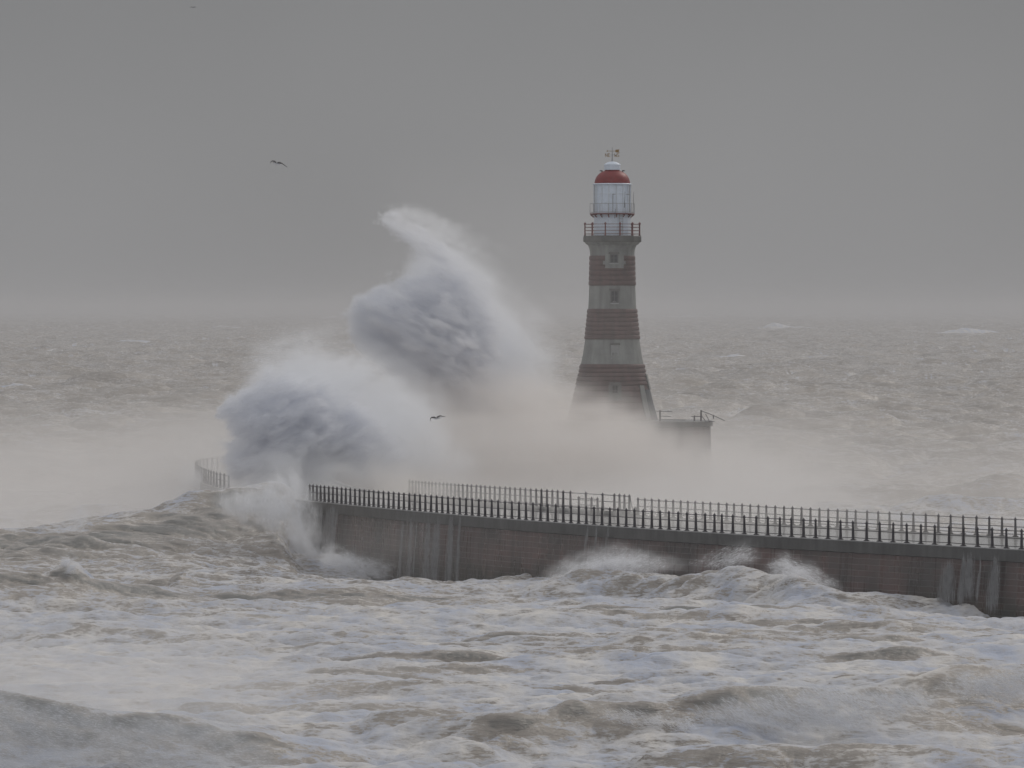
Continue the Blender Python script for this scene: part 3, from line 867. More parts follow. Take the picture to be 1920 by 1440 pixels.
for (x, y0, y1, dd) in ((22, 390, 360, 41), (38.5, 400, 360, 20), (4, 410, 392, 43)):
    m = MB(); m.tube([(x * S6, -dd * S6, zl(y0)), (x * S6 + 0.06, -dd * S6, zl(y1))], [0.03, 0.012], 5); m.obj("antenna", M_IRON, lh)

# weather vane
wv = thing("weather_vane", "thin weather vane with arrow and compass letters on top of the lighthouse dome", "weather vane", (LX, LY, HZ + zl(302.6)))
def zv(y): return z6(y) - HZ - zl(302.6)
m = MB(); m.tube([(0, 0, -0.02), (0, 0, zv(299)), (0, 0, zv(276))], [0.10, 0.05, 0.03], 8); m.obj("spindle", M_GREYLINE, wv)
m = MB(); m.tube([(-9 * S6, 0, zv(283.2)), (8 * S6, 0, zv(283.2))], 0.025, 6)
ht = 0.05
def plate(m_, poly):
    n = len(poly); v = [(x * S6, -ht / 2, zv(y)) for x, y in poly] + [(x * S6, ht / 2, zv(y)) for x, y in poly]
    m_.add(v, [tuple(range(n)), tuple(range(n, 2 * n))[::-1]] + [(k, k + n, (k + 1) % n + n, (k + 1) % n) for k in range(n)])
plate(m, [(-11.2, 283.2), (-8.6, 281.6), (-8.6, 284.8)])
plate(m, [(5.2, 283.2), (6.6, 280.6), (14.0, 280.3), (11.8, 283.2), (14.0, 286.2), (6.6, 285.8)])
m.obj("arrow", M_GOLD, wv)
m = MB()
m.tube([(-9.5 * S6, 0.3, zv(290.4)), (9.5 * S6, -0.3, zv(290.4))], 0.02, 6); m.tube([(-4.5 * S6, -.35, zv(290.4)), (4.5 * S6, .35, zv(290.4))], 0.02, 6)
m.obj("compass_arms", M_GREYLINE, wv)
for ch, x, yo in (("N", -11.0, 0.33), ("E", -5.8, -0.38), ("W", 5.8, 0.38), ("S", 10.6, -0.33)):
    segs = {"N": [(0, 0, 0, 1), (0, 1, .6, 0), (.6, 0, .6, 1)], "E": [(0, 0, 0, 1), (0, 1, .6, 1), (0, .5, .5, .5), (0, 0, .6, 0)], "W": [(0, 1, .2, 0), (.2, 0, .4, .7), (.4, .7, .6, 0), (.6, 0, .8, 1)], "S": [(.6, 1, 0, .95), (0, .95, 0, .55), (0, .55, .6, .45), (.6, .45, .6, .05), (.6, .05, 0, 0)]}[ch]
    m = MB()
    for (xa, za, xb, zb2) in segs: m.tube([((xa - .3) * 0.3, 0, (za - .5) * 0.3), ((xb - .3) * 0.3, 0, (zb2 - .5) * 0.3)], 0.028, 6)
    m.obj("compass_letter", M_GOLD, wv, loc=(x * S6, yo, zv(290.8)))

# ------------------------------------------------------------------ gulls
def gull(label, px, py_, D, span, roll, left_bend, right_bend, head=-1):
    x, y, z = P(px, py_, D)
    t = thing("seagull", label, "seagull", (x, y, z), "gulls flying over the sea")
    s_ = span * 1.15
    # body: skinned spindle
    b = MB(); pts = [(head * 0.20, 0, 0.01), (head * 0.17, 0, 0.012), (head * 0.12, 0, 0.01), (head * .05, 0, -0.01), (-head * .05, 0, -0.012), (-head * .13, 0, 0.0), (-head * .2, 0, 0.008), (-head * .25, 0, .008)]
    rr_ = [0.006, 0.022, 0.036, 0.055, 0.052, 0.033, 0.02, 0.012]
    b.tube([Vector(p) * s_ for p in pts], [r_ * s_ for r_ in rr_], 10); body = b.obj("body", M_GULLW, t, True)
    bk = MB(); bk.tube([Vector((head * .20, 0, 0.008)) * s_, Vector((head * .245, 0, -0.002)) * s_], [0.008 * s_, 0.002 * s_], 6); bk.obj("beak", M_BEAK, t)
    tl = MB(); tl.add([Vector(p) * s_ for p in ((-head * .2, -.02, .012), (-head * .2, .02, .012), (-head * .33, .05, .01), (-head * .33, -.05, .01), (-head * .2, -.02, .004), (-head * .2, .02, .004), (-head * .33, .05, .005), (-head * .33, -.05, .005))], [(0, 1, 2, 3), (7, 6, 5, 4), (0, 4, 5, 1), (2, 6, 7, 3), (1, 5, 6, 2), (0, 3, 7, 4)]); tl.obj("tail", M_GULLW, t)
    for side, bend in ((-1, left_bend), (1, right_bend)):
        w = MB(); v = []; f = []
        n = len(bend)
        for k, (u, h_, chord, sweep) in enumerate(bend):
            # u: lateral along view x, also some along y
            for (cy_, th) in ((-.5, 0.0), (-.15, 0.010), (.5, 0.0), (-.15, -0.006)):
                v.append(Vector((side * u, sweep + cy_ * chord, h_ + th * 1.8 + cy_ * chord * 0.45)) * s_)
        for k in range(n - 1):
            for j in range(4): f.append((k * 4 + j, k * 4 + (j + 1) % 4, k * 4 + 4 + (j + 1) % 4, k * 4 + 4 + j))
        f.append((0, 1, 2, 3)[::-1]); f.append(tuple((n - 1) * 4 + j for j in range(4)))
        w.add(v, f); w.obj("wing", M_GULLD, t, True)
    t.rotation_euler = (0, roll, 0)
    return t
gull("lone gull gliding high against the grey sky, wings drooping, above the spray", 519, 306, 420, 1.15, 0.12,
     [(.02, .03, .16, 0), (.12, .085, .15, .02), (.24, .085, .13, 0), (.31, .0, .13, -.02), (.29, -.10, .03, -.03)],
     [(.02, .03, .16, 0), (.14, .05, .17, .02), (.26, .02, .13, 0), (.40, -.06, .08, -.02), (.52, -.13, .02, -.05)])
gull("gull flying low in front of the mist beside the big left spray", 818, 784, 420, 1.05, -0.05,
     [(.02, .03, .15, 0), (.12, .06, .14, .02), (.25, .05, .14, 0), (.33, -.05, .14, -.02), (.28, -.16, .03, -.03)],
     [(.02, .03, .16, 0), (.10, .08, .17, .02), (.22, .11, .14, 0), (.36, .075, .08, -.02), (.47, .05, .02, -.05)])
gull("tiny distant gull at the very top edge of the sky", 362, 14, 480, 0.5, 0.0,
     [(.02, .03, .16, 0), (.15, .08, .17, .02), (.3, .05, .12, 0), (.42, -.02, .03, -.03)],
     [(.02, .03, .16, 0), (.15, .08, .17, .02), (.3, .06, .12, 0), (.42, .0, .03, -.03)])

# ------------------------------------------------------------------ spray volumes
def vnoise(shape, cells, seed, oct_=4, rough=0.55, pos=None):
    """fractal value noise at positions pos (list of 3 arrays in cell units)"""
    r = np.random.default_rng(seed)
    out = 0; amp = 1.0; tot = 0; f = 1.0
    G = 32
    for o_ in range(oct_):
        g = r.random((G, G, G)).astype(np.float32)
        off = r.random(3) * G
        ii = []; ff = []
        for d in range(3):
            p = (pos[d] * f + off[d])
            i = np.floor(p).astype(np.int32); fr = (p - i).astype(np.float32)
            fr = fr * fr * (3 - 2 * fr)
            ii.append(i % G); ff.append(fr)
        i, j, k = ii; i2, j2, k2 = (i + 1) % G, (j + 1) % G, (k + 1) % G
        a, b_, c_ = ff
        v = ((g[i, j, k] * (1 - a) + g[i2, j, k] * a) * (1 - b_) + (g[i, j2, k] * (1 - a) + g[i2, j2, k] * a) * b_) * (1 - c_) + \
            ((g[i, j, k2] * (1 - a) + g[i2, j, k2] * a) * (1 - b_) + (g[i, j2, k2] * (1 - a) + g[i2, j2, k2] * a) * b_) * c_
        out = out + v * amp; tot += amp; amp *= rough; f *= 2.03
    return out / tot

def poly_sdf(px, pz, poly):
    """signed distance (positive inside) to a closed polygon, arrays"""
    d = np.full(px.shape, 1e9, np.float32); inside = np.zeros(px.shape, bool)
    n = len(poly)
    for i in range(n):
        ax, az = poly[i]; bx, bz = poly[(i + 1) % n]
        ex, ez = bx - ax, bz - az
        wx, wz = px - ax, pz - az
        t = np.clip((wx * ex + wz * ez) / (ex * ex + ez * ez), 0, 1)
        dd = (wx - ex * t) ** 2 + (wz - ez * t) ** 2
        d = np.minimum(d, dd)
        c = ((az > pz) != (bz > pz)) & (px < (bx - ax) * (pz - az) / ((bz - az) if bz != az else 1e-9) + ax)
        inside ^= c
    d = np.sqrt(d)
    return np.where(inside, d, -d)

def vdb_object(name, dens, mn, mx_, mat, parent=None):
    """a fog volume object whose voxels carry dens (nx, ny, nz)"""
    nx, ny, nz = dens.shape
    me = bpy.data.meshes.new(name)
    cnt = nx * ny * nz
    me.vertices.add(cnt)
    co = np.zeros((cnt, 3), np.float32)
    co[:] = ((np.array(mn) + np.array(mx_)) / 2)
    me.vertices.foreach_set("co", co.ravel())
    at = me.attributes.new("rho", 'FLOAT', 'POINT'); at.data.foreach_set("value", dens.astype(np.float32).ravel())
    o = bpy.data.objects.new(name, me); link(o, parent)
    ng = bpy.data.node_groups.new(name + " voxels", 'GeometryNodeTree')
    ng.interface.new_socket("Geometry", in_out='INPUT', socket_type='NodeSocketGeometry')
    ng.interface.new_socket("Geometry", in_out='OUTPUT', socket_type='NodeSocketGeometry')
    gi = ng.nodes.new("NodeGroupInput"); go = ng.nodes.new("NodeGroupOutput")
    vc = ng.nodes.new("GeometryNodeVolumeCube")
    vc.inputs["Min"].default_value = mn; vc.inputs["Max"].default_value = mx_
    vc.inputs["Resolution X"].default_value = nx; vc.inputs["Resolution Y"].default_value = ny; vc.inputs["Resolution Z"].default_value = nz
    ps = ng.nodes.new("GeometryNodeInputPosition"); sp = ng.nodes.new("ShaderNodeSeparateXYZ")
    ng.links.new(ps.outputs[0], sp.inputs[0])
    idx = []
    for d, n_ in enumerate((nx, ny, nz)):
        a = ng.nodes.new("ShaderNodeMapRange"); a.clamp = True
        a.inputs["From Min"].default_value = mn[d]; a.inputs["From Max"].default_value = mx_[d]
        a.inputs["To Min"].default_value = 0; a.inputs["To Max"].default_value = n_ - 1
        ng.links.new(sp.outputs[d], a.inputs["Value"])
        r_ = ng.nodes.new("ShaderNodeMath"); r_.operation = 'ROUND'; ng.links.new(a.outputs["Result"], r_.inputs[0])
        fi = ng.nodes.new("FunctionNodeFloatToInt"); fi.rounding_mode = 'ROUND'; ng.links.new(r_.outputs[0], fi.inputs[0])
        idx.append(fi.outputs[0])
    def im(op, a, b_):
        n_ = ng.nodes.new("FunctionNodeIntegerMath"); n_.operation = op
        ng.links.new(a, n_.inputs[0])
        if isinstance(b_, int): n_.inputs[1].default_value = b_
        else: ng.links.new(b_, n_.inputs[1])
        return n_.outputs[0]
    ix = im('ADD', im('MULTIPLY', im('ADD', im('MULTIPLY', idx[0], ny), idx[1]), nz), idx[2])
    na = ng.nodes.new("GeometryNodeInputNamedAttribute"); na.data_type = 'FLOAT'; na.inputs["Name"].default_value = "rho"
    si = ng.nodes.new("GeometryNodeSampleIndex"); si.data_type = 'FLOAT'; si.domain = 'POINT'
    ng.links.new(gi.outputs[0], si.inputs["Geometry"]); ng.links.new(na.outputs["Attribute"], si.inputs["Value"]); ng.links.new(ix, si.inputs["Index"])
    ng.links.new(si.outputs[0], vc.inputs["Density"])
    sm = ng.nodes.new("GeometryNodeSetMaterial"); sm.inputs["Material"].default_value = mat
    ng.links.new(vc.outputs[0], sm.inputs[0]); ng.links.new(sm.outputs[0], go.inputs[0])
    md = o.modifiers.new("voxels", 'NODES'); md.node_group = ng
    me.materials.append(mat)
    return o

def plume_field(poly_px, D, step, depth, warp, seed, soft_fn, flow=(1.0, -0.3), noise_cell=(4.0, 2.0), core=0.0, pad=3.0, zmin=None, lean=0.0, contrast=1.0):
    W = [P(x, y, D) for x, y in poly_px]
    poly = [(w[0], w[2]) for w in W]
    x0 = min(p[0] for p in poly) - pad; x1 = max(p[0] for p in poly) + pad
    z0 = min(p[1] for p in poly) - pad; z1 = max(p[1] for p in poly) + pad
    if zmin is not None: z0 = zmin
    y0, y1 = D - depth, D + depth
    nx, ny, nz = int((x1 - x0) / step) + 1, int((y1 - y0) / step) + 1, int((z1 - z0) / step) + 1
    X, Y, Z = np.meshgrid(np.linspace(x0, x1, nx, dtype=np.float32), np.linspace(y0, y1, ny, dtype=np.float32), np.linspace(z0, z1, nz, dtype=np.float32), indexing='ij')
    fl = np.array(flow); fl = fl / np.linalg.norm(fl)
    U = X * fl[0] + Z * fl[1]; V = -X * fl[1] + Z * fl[0]
    ca, cb_ = noise_cell
    n1 = vnoise(None, None, seed, 4, 0.55, (U / ca, Y / cb_, V / cb_)) - 0.5
    n2 = vnoise(None, None, seed + 1, 4, 0.55, (U / ca, Y / cb_, V / cb_)) - 0.5
    n3 = vnoise(None, None, seed + 2, 5, 0.6, (U / (ca * .5), Y / (cb_ * .5), V / (cb_ * .5)))
    n4 = np.abs(vnoise(None, None, seed + 3, 5, 0.62, (X / (cb_ * .62), Y / (cb_ * .62), Z / (cb_ * .62))) - 0.5) * 2.6 - .35
    n5 = vnoise(None, None, seed + 4, 5, 0.62, (X / (cb_ * .5), Y / (cb_ * .5), Z / (cb_ * .5))) - 0.5
    sd_ = poly_sdf(X + n1 * warp * 2 + n4 * warp * .9, Z + n2 * warp * 2 + n5 * warp * 1.3, poly)
    soft = soft_fn((X * F / D) + 960.0, 580.0 + (HC - Z) * F / D)
    a = np.clip((sd_ + 0.25 * soft) / soft, 0, 1)
    # the plume is a lens in depth: thick where it is broad
    n7 = vnoise(None, None, seed + 6, 4, 0.6, (U / (ca * .35), Y / (cb_ * .25), V / (cb_ * .16))) - 0.5
    n6 = n3 - n4 * 0.35 + n7 * 0.9
    half = np.clip(1.3 + np.clip(sd_, 0, 8) * (depth - 2.0) / 8.0, 1.3, depth - 0.6) * np.clip(0.50 + 0.95 * n3 - 0.22 * n4 + 0.45 * n7, 0.12, 1.35)
    b_ = np.clip((half - np.abs(Y - D + lean * (Z - z0))) / np.clip(soft * .5, .5, 3.0), 0, 1)
    r_ = a ** 1.3 * b_ * np.clip(1 + (n6 - 0.5) * 3.2 * contrast, 0.02, 2.6)
    return r_, (x0, y0, z0), (x1, y1, z1)

M_SPRAY = vol_mat("spray droplets", (0.975, 0.982, 0.994), 1.0, 0.1)
M_DIM = vol_mat("dim grey spray", (0.68, 0.70, 0.73), 1.0, 0.1)  # greyer, darker copy of the spray for rollers and corner bank
M_CORE = vol_mat("dense sandy shaded spray", (0.95, 0.957, 0.972), 1.0, 0.1)  # sediment in the spray, plus the body's bluish shade put into the albedo
M_MIST = vol_mat("drifting mist", (0.99, 0.965, 0.94), 1.0, 0.1)

def flecks(name, dens, mn, mx_, n, parent, mat, flow, seed, L=(0.25, 0.9), wdt=(0.015, 0.05), thr=0.15):
    """droplet streaks: thin slivers scattered through the dense part of the plume, drawn out along the flow"""
    r = np.random.default_rng(seed)
    p = np.clip(dens - thr, 0, None) ** 1.0; p = p.ravel().astype(np.float64); p /= p.sum()
    c = np.cumsum(p); k = np.searchsorted(c, r.random(n)); k = np.clip(k, 0, len(p) - 1)
    ijk = np.stack(np.unravel_index(k, dens.shape), 1) + r.random((n, 3)) - 0.5
    sz = np.array(dens.shape) - 1
    pos = np.array(mn) + ijk / sz * (np.array(mx_) - np.array(mn))
    fl = np.array(flow, float); fl /= np.linalg.norm(fl)
    d = fl + r.normal(0, 0.28, (n, 3)); d /= np.linalg.norm(d, axis=1)[:, None]
    q = np.cross(d, r.normal(0, 1, (n, 3))); q /= np.linalg.norm(q, axis=1)[:, None]
    ln = r.uniform(*L, n)[:, None] * d / 2; wd = r.uniform(*wdt, n)[:, None] * q / 2
    v = np.stack([pos - ln, pos + wd, pos + ln, pos - wd], 1).reshape(-1, 3).astype(np.float32)
    me = bpy.data.meshes.new(name)
    me.vertices.add(n * 4); me.vertices.foreach_set("co", v.ravel())
    me.loops.add(n * 4); me.loops.foreach_set("vertex_index", np.arange(n * 4, dtype=np.int32))
    me.polygons.add(n); me.polygons.foreach_set("loop_start", np.arange(n, dtype=np.int32) * 4)
    me.update(calc_edges=False)
    me.materials.append(mat)
    o = bpy.data.objects.new(name, me); link(o, parent)
    return o

def drop_mat():
    m, nt, b = new_mat("spray water drops")
    b.inputs["Base Color"].default_value = (0.86, 0.88, 0.92, 1)
    b.inputs["Roughness"].default_value = 0.8
    tr = N(nt, "ShaderNodeBsdfTranslucent"); tr.inputs["Color"].default_value = (0.88, 0.88, 0.90, 1)
    mx = N(nt, "ShaderNodeMixShader"); mx.inputs[0].default_value = 0.5
    out = nt.nodes["Material Output"]
    nt.links.new(b.outputs[0], mx.inputs[1]); nt.links.new(tr.outputs[0], mx.inputs[2]); nt.links.new(mx.outputs[0], out.inputs["Surface"])
    return m
M_DROP = drop_mat()
M_FALL = paint_mat("falling water film", (0.34, 0.342, 0.345), 0.5)

def burst(label, D, parts, anchor, fl, flow, seed, group="bursts of spray thrown up by the pier", n=260000, L=(.25, .9), wdt=(.008, .028)):
    """parts: (polygon, soft function, density, depth, step, warp, noise cell, contrast)"""
    t = thing("wave_spray", label, "wave spray", P(anchor[0], anchor[1], D), group)
    loc = np.array(t.location)
    for i, (poly, sf, k, depth, step, warp, cell, con, dd, post, mat) in enumerate(parts):
        de, mn, mx_ = plume_field(poly, D + dd, step, depth, warp, seed + 10 * i, sf, flow=flow, noise_cell=cell, contrast=con)
        if post is not None:
            xx = np.linspace(mn[0], mx_[0], de.shape[0])[:, None, None]; zz = np.linspace(mn[2], mx_[2], de.shape[2])[None, None, :]
            de = de * post(xx * F / D + 960, 580 + (HC - zz) * F / D)
        mn_l = tuple(np.array(mn) - loc); mx_l = tuple(np.array(mx_) - loc)
        vdb_object("mist", de * k, mn_l, mx_l, mat, t)
        if i in fl:
            flecks("droplets", de, mn_l, mx_l, n, t, M_DROP, (flow[0], 0, flow[1]), seed + i, L=L, wdt=wdt, thr=0.35)
    return t

if SPRAY:
    f32 = lambda a: np.asarray(a, np.float32)
    # upper plume, thrown up at the far bend of the pier
    up_all = [(728, 397), (769, 405), (821, 420), (873, 444), (925, 484), (977, 535), (1020, 584), (1048, 628), (1066, 690), (1062, 760), (1070, 860), (660, 880), (690, 760), (715, 700), (700, 650), (690, 610), (700, 570), (730, 545), (745, 505), (752, 492), (765, 470), (752, 448), (736, 424)]
    up_core = [(728, 397), (742, 402), (775, 424), (815, 452), (860, 490), (905, 540), (935, 600), (945, 660), (930, 720), (880, 765), (830, 775), (784, 748), (743, 712), (700, 676), (668, 656), (649, 634), (643, 606), (664, 584), (664, 556), (706, 535), (750, 520), (800, 512), (784, 484), (758, 458), (742, 438), (716, 424), (722, 408)]
    t = burst("tall pointed burst of white wave spray left of the lighthouse, its tip leaning left", 575.0, [
        (up_core, lambda x, y: f32(0.30 + 3.2 * sstep(-30, 110, (x - 800) - (y - 450) * 0.45) * sstep(430, 500, y) + 2.6 * sstep(660, 750, y)), 0.9, 6.5, 0.19, 1.9, (5.0, 2.2), 1.7, 0, None, M_CORE),
        (up_all, lambda x, y: f32(0.9 + 2.8 * sstep(-40, 80, (x - 790) - (y - 430) * 0.35) * sstep(410, 470, y) + 1.5 * sstep(600, 760, y)), 0.60, 6.0, 0.42, 1.6, (9.0, 3.0), 0.9, 5.0, lambda x, y: 1 - 0.3 * sstep(720, 860, y), M_SPRAY),
    ], (760, 900), (0,), (1.0, -0.4), 101, n=60000)
    # broad plume at the wall
    lo_core = [(412, 770), (423, 737), (448, 714), (480, 698), (510, 692), (552, 702), (596, 716), (665, 750), (717, 778), (756, 806), (778, 846), (760, 872), (700, 872), (640, 880), (590, 905), (560, 935), (500, 930), (470, 920), (440, 908), (424, 876), (420, 846), (443, 806)]
    lo_all = [(446, 740), (452, 690), (480, 648), (520, 620), (580, 608), (660, 622), (740, 655), (810, 715), (870, 800), (900, 880), (880, 950), (600, 960), (590, 1000), (540, 1030), (470, 1010), (440, 960), (400, 930), (450, 915), (470, 870), (470, 800)]
    t = burst("broad billowing burst of white spray where the swell hits the pier", 504.0, [
        (lo_core, lambda x, y: f32(0.32 + 2.4 * sstep(520, 740, x) + 1.2 * (1 - sstep(700, 770, y)) + 1.6 * sstep(870, 930, y)), 0.95, 5.5, 0.18, 1.7, (3.2, 1.9), 1.8, 0, None, M_CORE),
        (lo_all, lambda x, y: f32(1.0 + 2.0 * sstep(520, 760, x) + 1.4 * (1 - sstep(640, 740, y))), 0.40, 5.5, 0.40, 1.3, (6.0, 2.4), 0.8, 4.5, lambda x, y: 1 - 0.85 * sstep(570, 640, x) * sstep(850, 920, y), M_SPRAY),
        ([(440, 890), (500, 850), (600, 840), (700, 850), (760, 880), (700, 925), (600, 930), (590, 990), (540, 1010), (470, 990), (430, 940)], lambda x, y: f32(1.2 + 2.0 * sstep(560, 700, x)), 0.15, 4.0, 0.30, 1.3, (3.0, 2.0), 1.6, -6, lambda x, y: 1 - 0.9 * sstep(575, 640, x) * sstep(895, 925, y), M_SPRAY),
    ], (520, 960), (0,), (1.0, 0.45), 201, n=60000)
    print("plumes", time.time() - T0)
    # small spray torn off the waves
    def puff(name, label, poly, D, depth, k, seed, soft=1.2, flow=(1, .2), nfl=30000, step=0.16, warp=.5, cell=(1.6, .8), thr=.3, mat=None, con=1.0):
        de, mn, mx_ = plume_field(poly, D, step, depth, warp, seed, lambda x, y: np.full(x.shape, soft, np.float32), flow=flow, noise_cell=cell, pad=1.0, contrast=con)
        k = k * (0.45 if mat is None else 1.0)
        mat = mat or M_SPRAY
        c = poly[0]; t = thing(name, label, "spray", P(c[0], c[1], D), "small sprays torn off the waves")
        loc = np.array(t.location); mn_l = tuple(np.array(mn) - loc); mx_l = tuple(np.array(mx_) - loc)
        vdb_object("mist", de * k, mn_l, mx_l, mat, t)
        flecks("droplets", de, mn_l, mx_l, nfl // 3, t, M_DROP, (flow[0], 0, flow[1]), seed, L=(.1, .4), wdt=(.005, .014), thr=thr)
    puff("spray", "pale spray fanning up over the pier wall at the left end of its wave", [(985, 1118), (1020, 1080), (1060, 1050), (1110, 1032), (1160, 1022), (1200, 1034), (1275, 1056), (1200, 1080), (1130, 1090), (1060, 1116)], 408.0, 2.6, 1.3, 301, 1.5, (1, .35), 9000, con=1.2)
    puff("spray", "thin veil of spray rising off the highest point of the wave against the wall", [(1280, 1062), (1340, 1040), (1380, 1022), (1412, 1016), (1420, 1042), (1404, 1062), (1350, 1070)], 399.0, 1.8, 0.5, 302, 1.2, (1, .4), 3000)
    puff("spray", "ragged foam splash right of the highest peak, against the pier wall", [(1430, 1068), (1444, 1046), (1466, 1034), (1484, 1046), (1510, 1054), (1545, 1080), (1580, 1106), (1500, 1110), (1440, 1095)], 393.0, 1.8, 0.7, 303, 0.9, (1, -.3), 9000, con=1.5)
    puff("spray", "small plume of spray on the crest of the long left swell", [(108, 992), (124, 972), (146, 946), (164, 948), (170, 975), (162, 1000)], 466.0, 2.0, 0.4, 304, 1.3, (1, .6), 2500)
    puff("spray", "white spray cap on the dark peaked wave at far left", [(88, 1066), (108, 1048), (128, 1040), (144, 1054), (140, 1074), (106, 1078)], 389.0, 1.2, 0.8, 305, 0.8, (1, .1), 4000)
    puff("spray", "white spray falling in front of the swell at the left end of the wall", [(398, 950), (436, 905), (500, 885), (560, 885), (584, 925), (590, 985), (606, 1048), (575, 1056), (530, 1034), (500, 1000), (450, 985)], 468.0, 2.5, 0.95, 306, 1.3, (.3, -1), 24000, 0.2, 1.2, (2.2, 1.3), con=2.0)
    puff("spray", "low cloud of spray in front of the distant left bend of the pier", [(325, 930), (352, 872), (378, 884), (415, 900), (450, 925), (430, 975), (350, 975)], 535.0, 3.0, 1.8, 312, 2.0, (1, .2), 3000, 0.3, .8, (3, 1.6))
    puff("spray", "low splash of foam at the wall's foot just right of the breaking swell", [(590, 1040), (612, 1020), (650, 1030), (700, 1048), (735, 1066), (720, 1084), (650, 1078), (600, 1068)], 462.0, 2.0, 1.0, 313, 0.9, (1, -.3), 9000, 0.18, .8, (1.6, .8), con=1.8)
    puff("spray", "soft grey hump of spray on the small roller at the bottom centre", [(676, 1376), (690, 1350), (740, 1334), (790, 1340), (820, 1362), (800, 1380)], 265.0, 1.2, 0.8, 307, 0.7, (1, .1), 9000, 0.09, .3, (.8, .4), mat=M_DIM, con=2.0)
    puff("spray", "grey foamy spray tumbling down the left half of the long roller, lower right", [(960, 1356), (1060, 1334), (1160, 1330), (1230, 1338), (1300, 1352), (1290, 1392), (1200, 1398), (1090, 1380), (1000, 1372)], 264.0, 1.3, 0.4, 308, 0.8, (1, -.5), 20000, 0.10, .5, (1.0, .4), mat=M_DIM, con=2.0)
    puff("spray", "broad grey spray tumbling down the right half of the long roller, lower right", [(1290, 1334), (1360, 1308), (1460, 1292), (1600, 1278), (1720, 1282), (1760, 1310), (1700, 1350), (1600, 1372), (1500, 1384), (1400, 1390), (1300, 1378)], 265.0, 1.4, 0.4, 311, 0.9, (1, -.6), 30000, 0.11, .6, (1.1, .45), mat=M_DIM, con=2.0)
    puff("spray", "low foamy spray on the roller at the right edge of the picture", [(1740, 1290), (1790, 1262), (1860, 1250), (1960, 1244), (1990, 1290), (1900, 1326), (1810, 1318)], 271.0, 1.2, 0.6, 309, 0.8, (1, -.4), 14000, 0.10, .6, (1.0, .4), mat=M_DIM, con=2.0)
    # foreground burst bottom left
    fg = [(-120, 1250), (0, 1262), (60, 1288), (140, 1310), (230, 1330), (330, 1322), (390, 1332), (430, 1352), (470, 1385), (520, 1430), (540, 1500), (-120, 1500)]
    de, mn, mx_ = plume_field(fg, 250.0, 0.16, 4.0, 1.0, 401, lambda x, y: (1.0 + 0 * x).astype(np.float32), flow=(1, -.2), noise_cell=(1.8, .8), pad=1.5, contrast=3.0)
    t = thing("wave_spray", "dim grey bank of spray in the bottom left corner, nearest to the viewer", "wave spray", P(200, 1500, 250), "bursts of spray thrown up by the pier")
    loc = np.array(t.location); mn_l = tuple(np.array(mn) - loc); mx_l = tuple(np.array(mx_) - loc)
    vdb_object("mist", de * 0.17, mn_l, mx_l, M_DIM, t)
    flecks("droplets", de, mn_l, mx_l, 14000, t, M_DROP, (1, 0, -.2), 9, L=(.1, .3), wdt=(.004, .01), thr=.4)
    print("puffs", time.time() - T0)

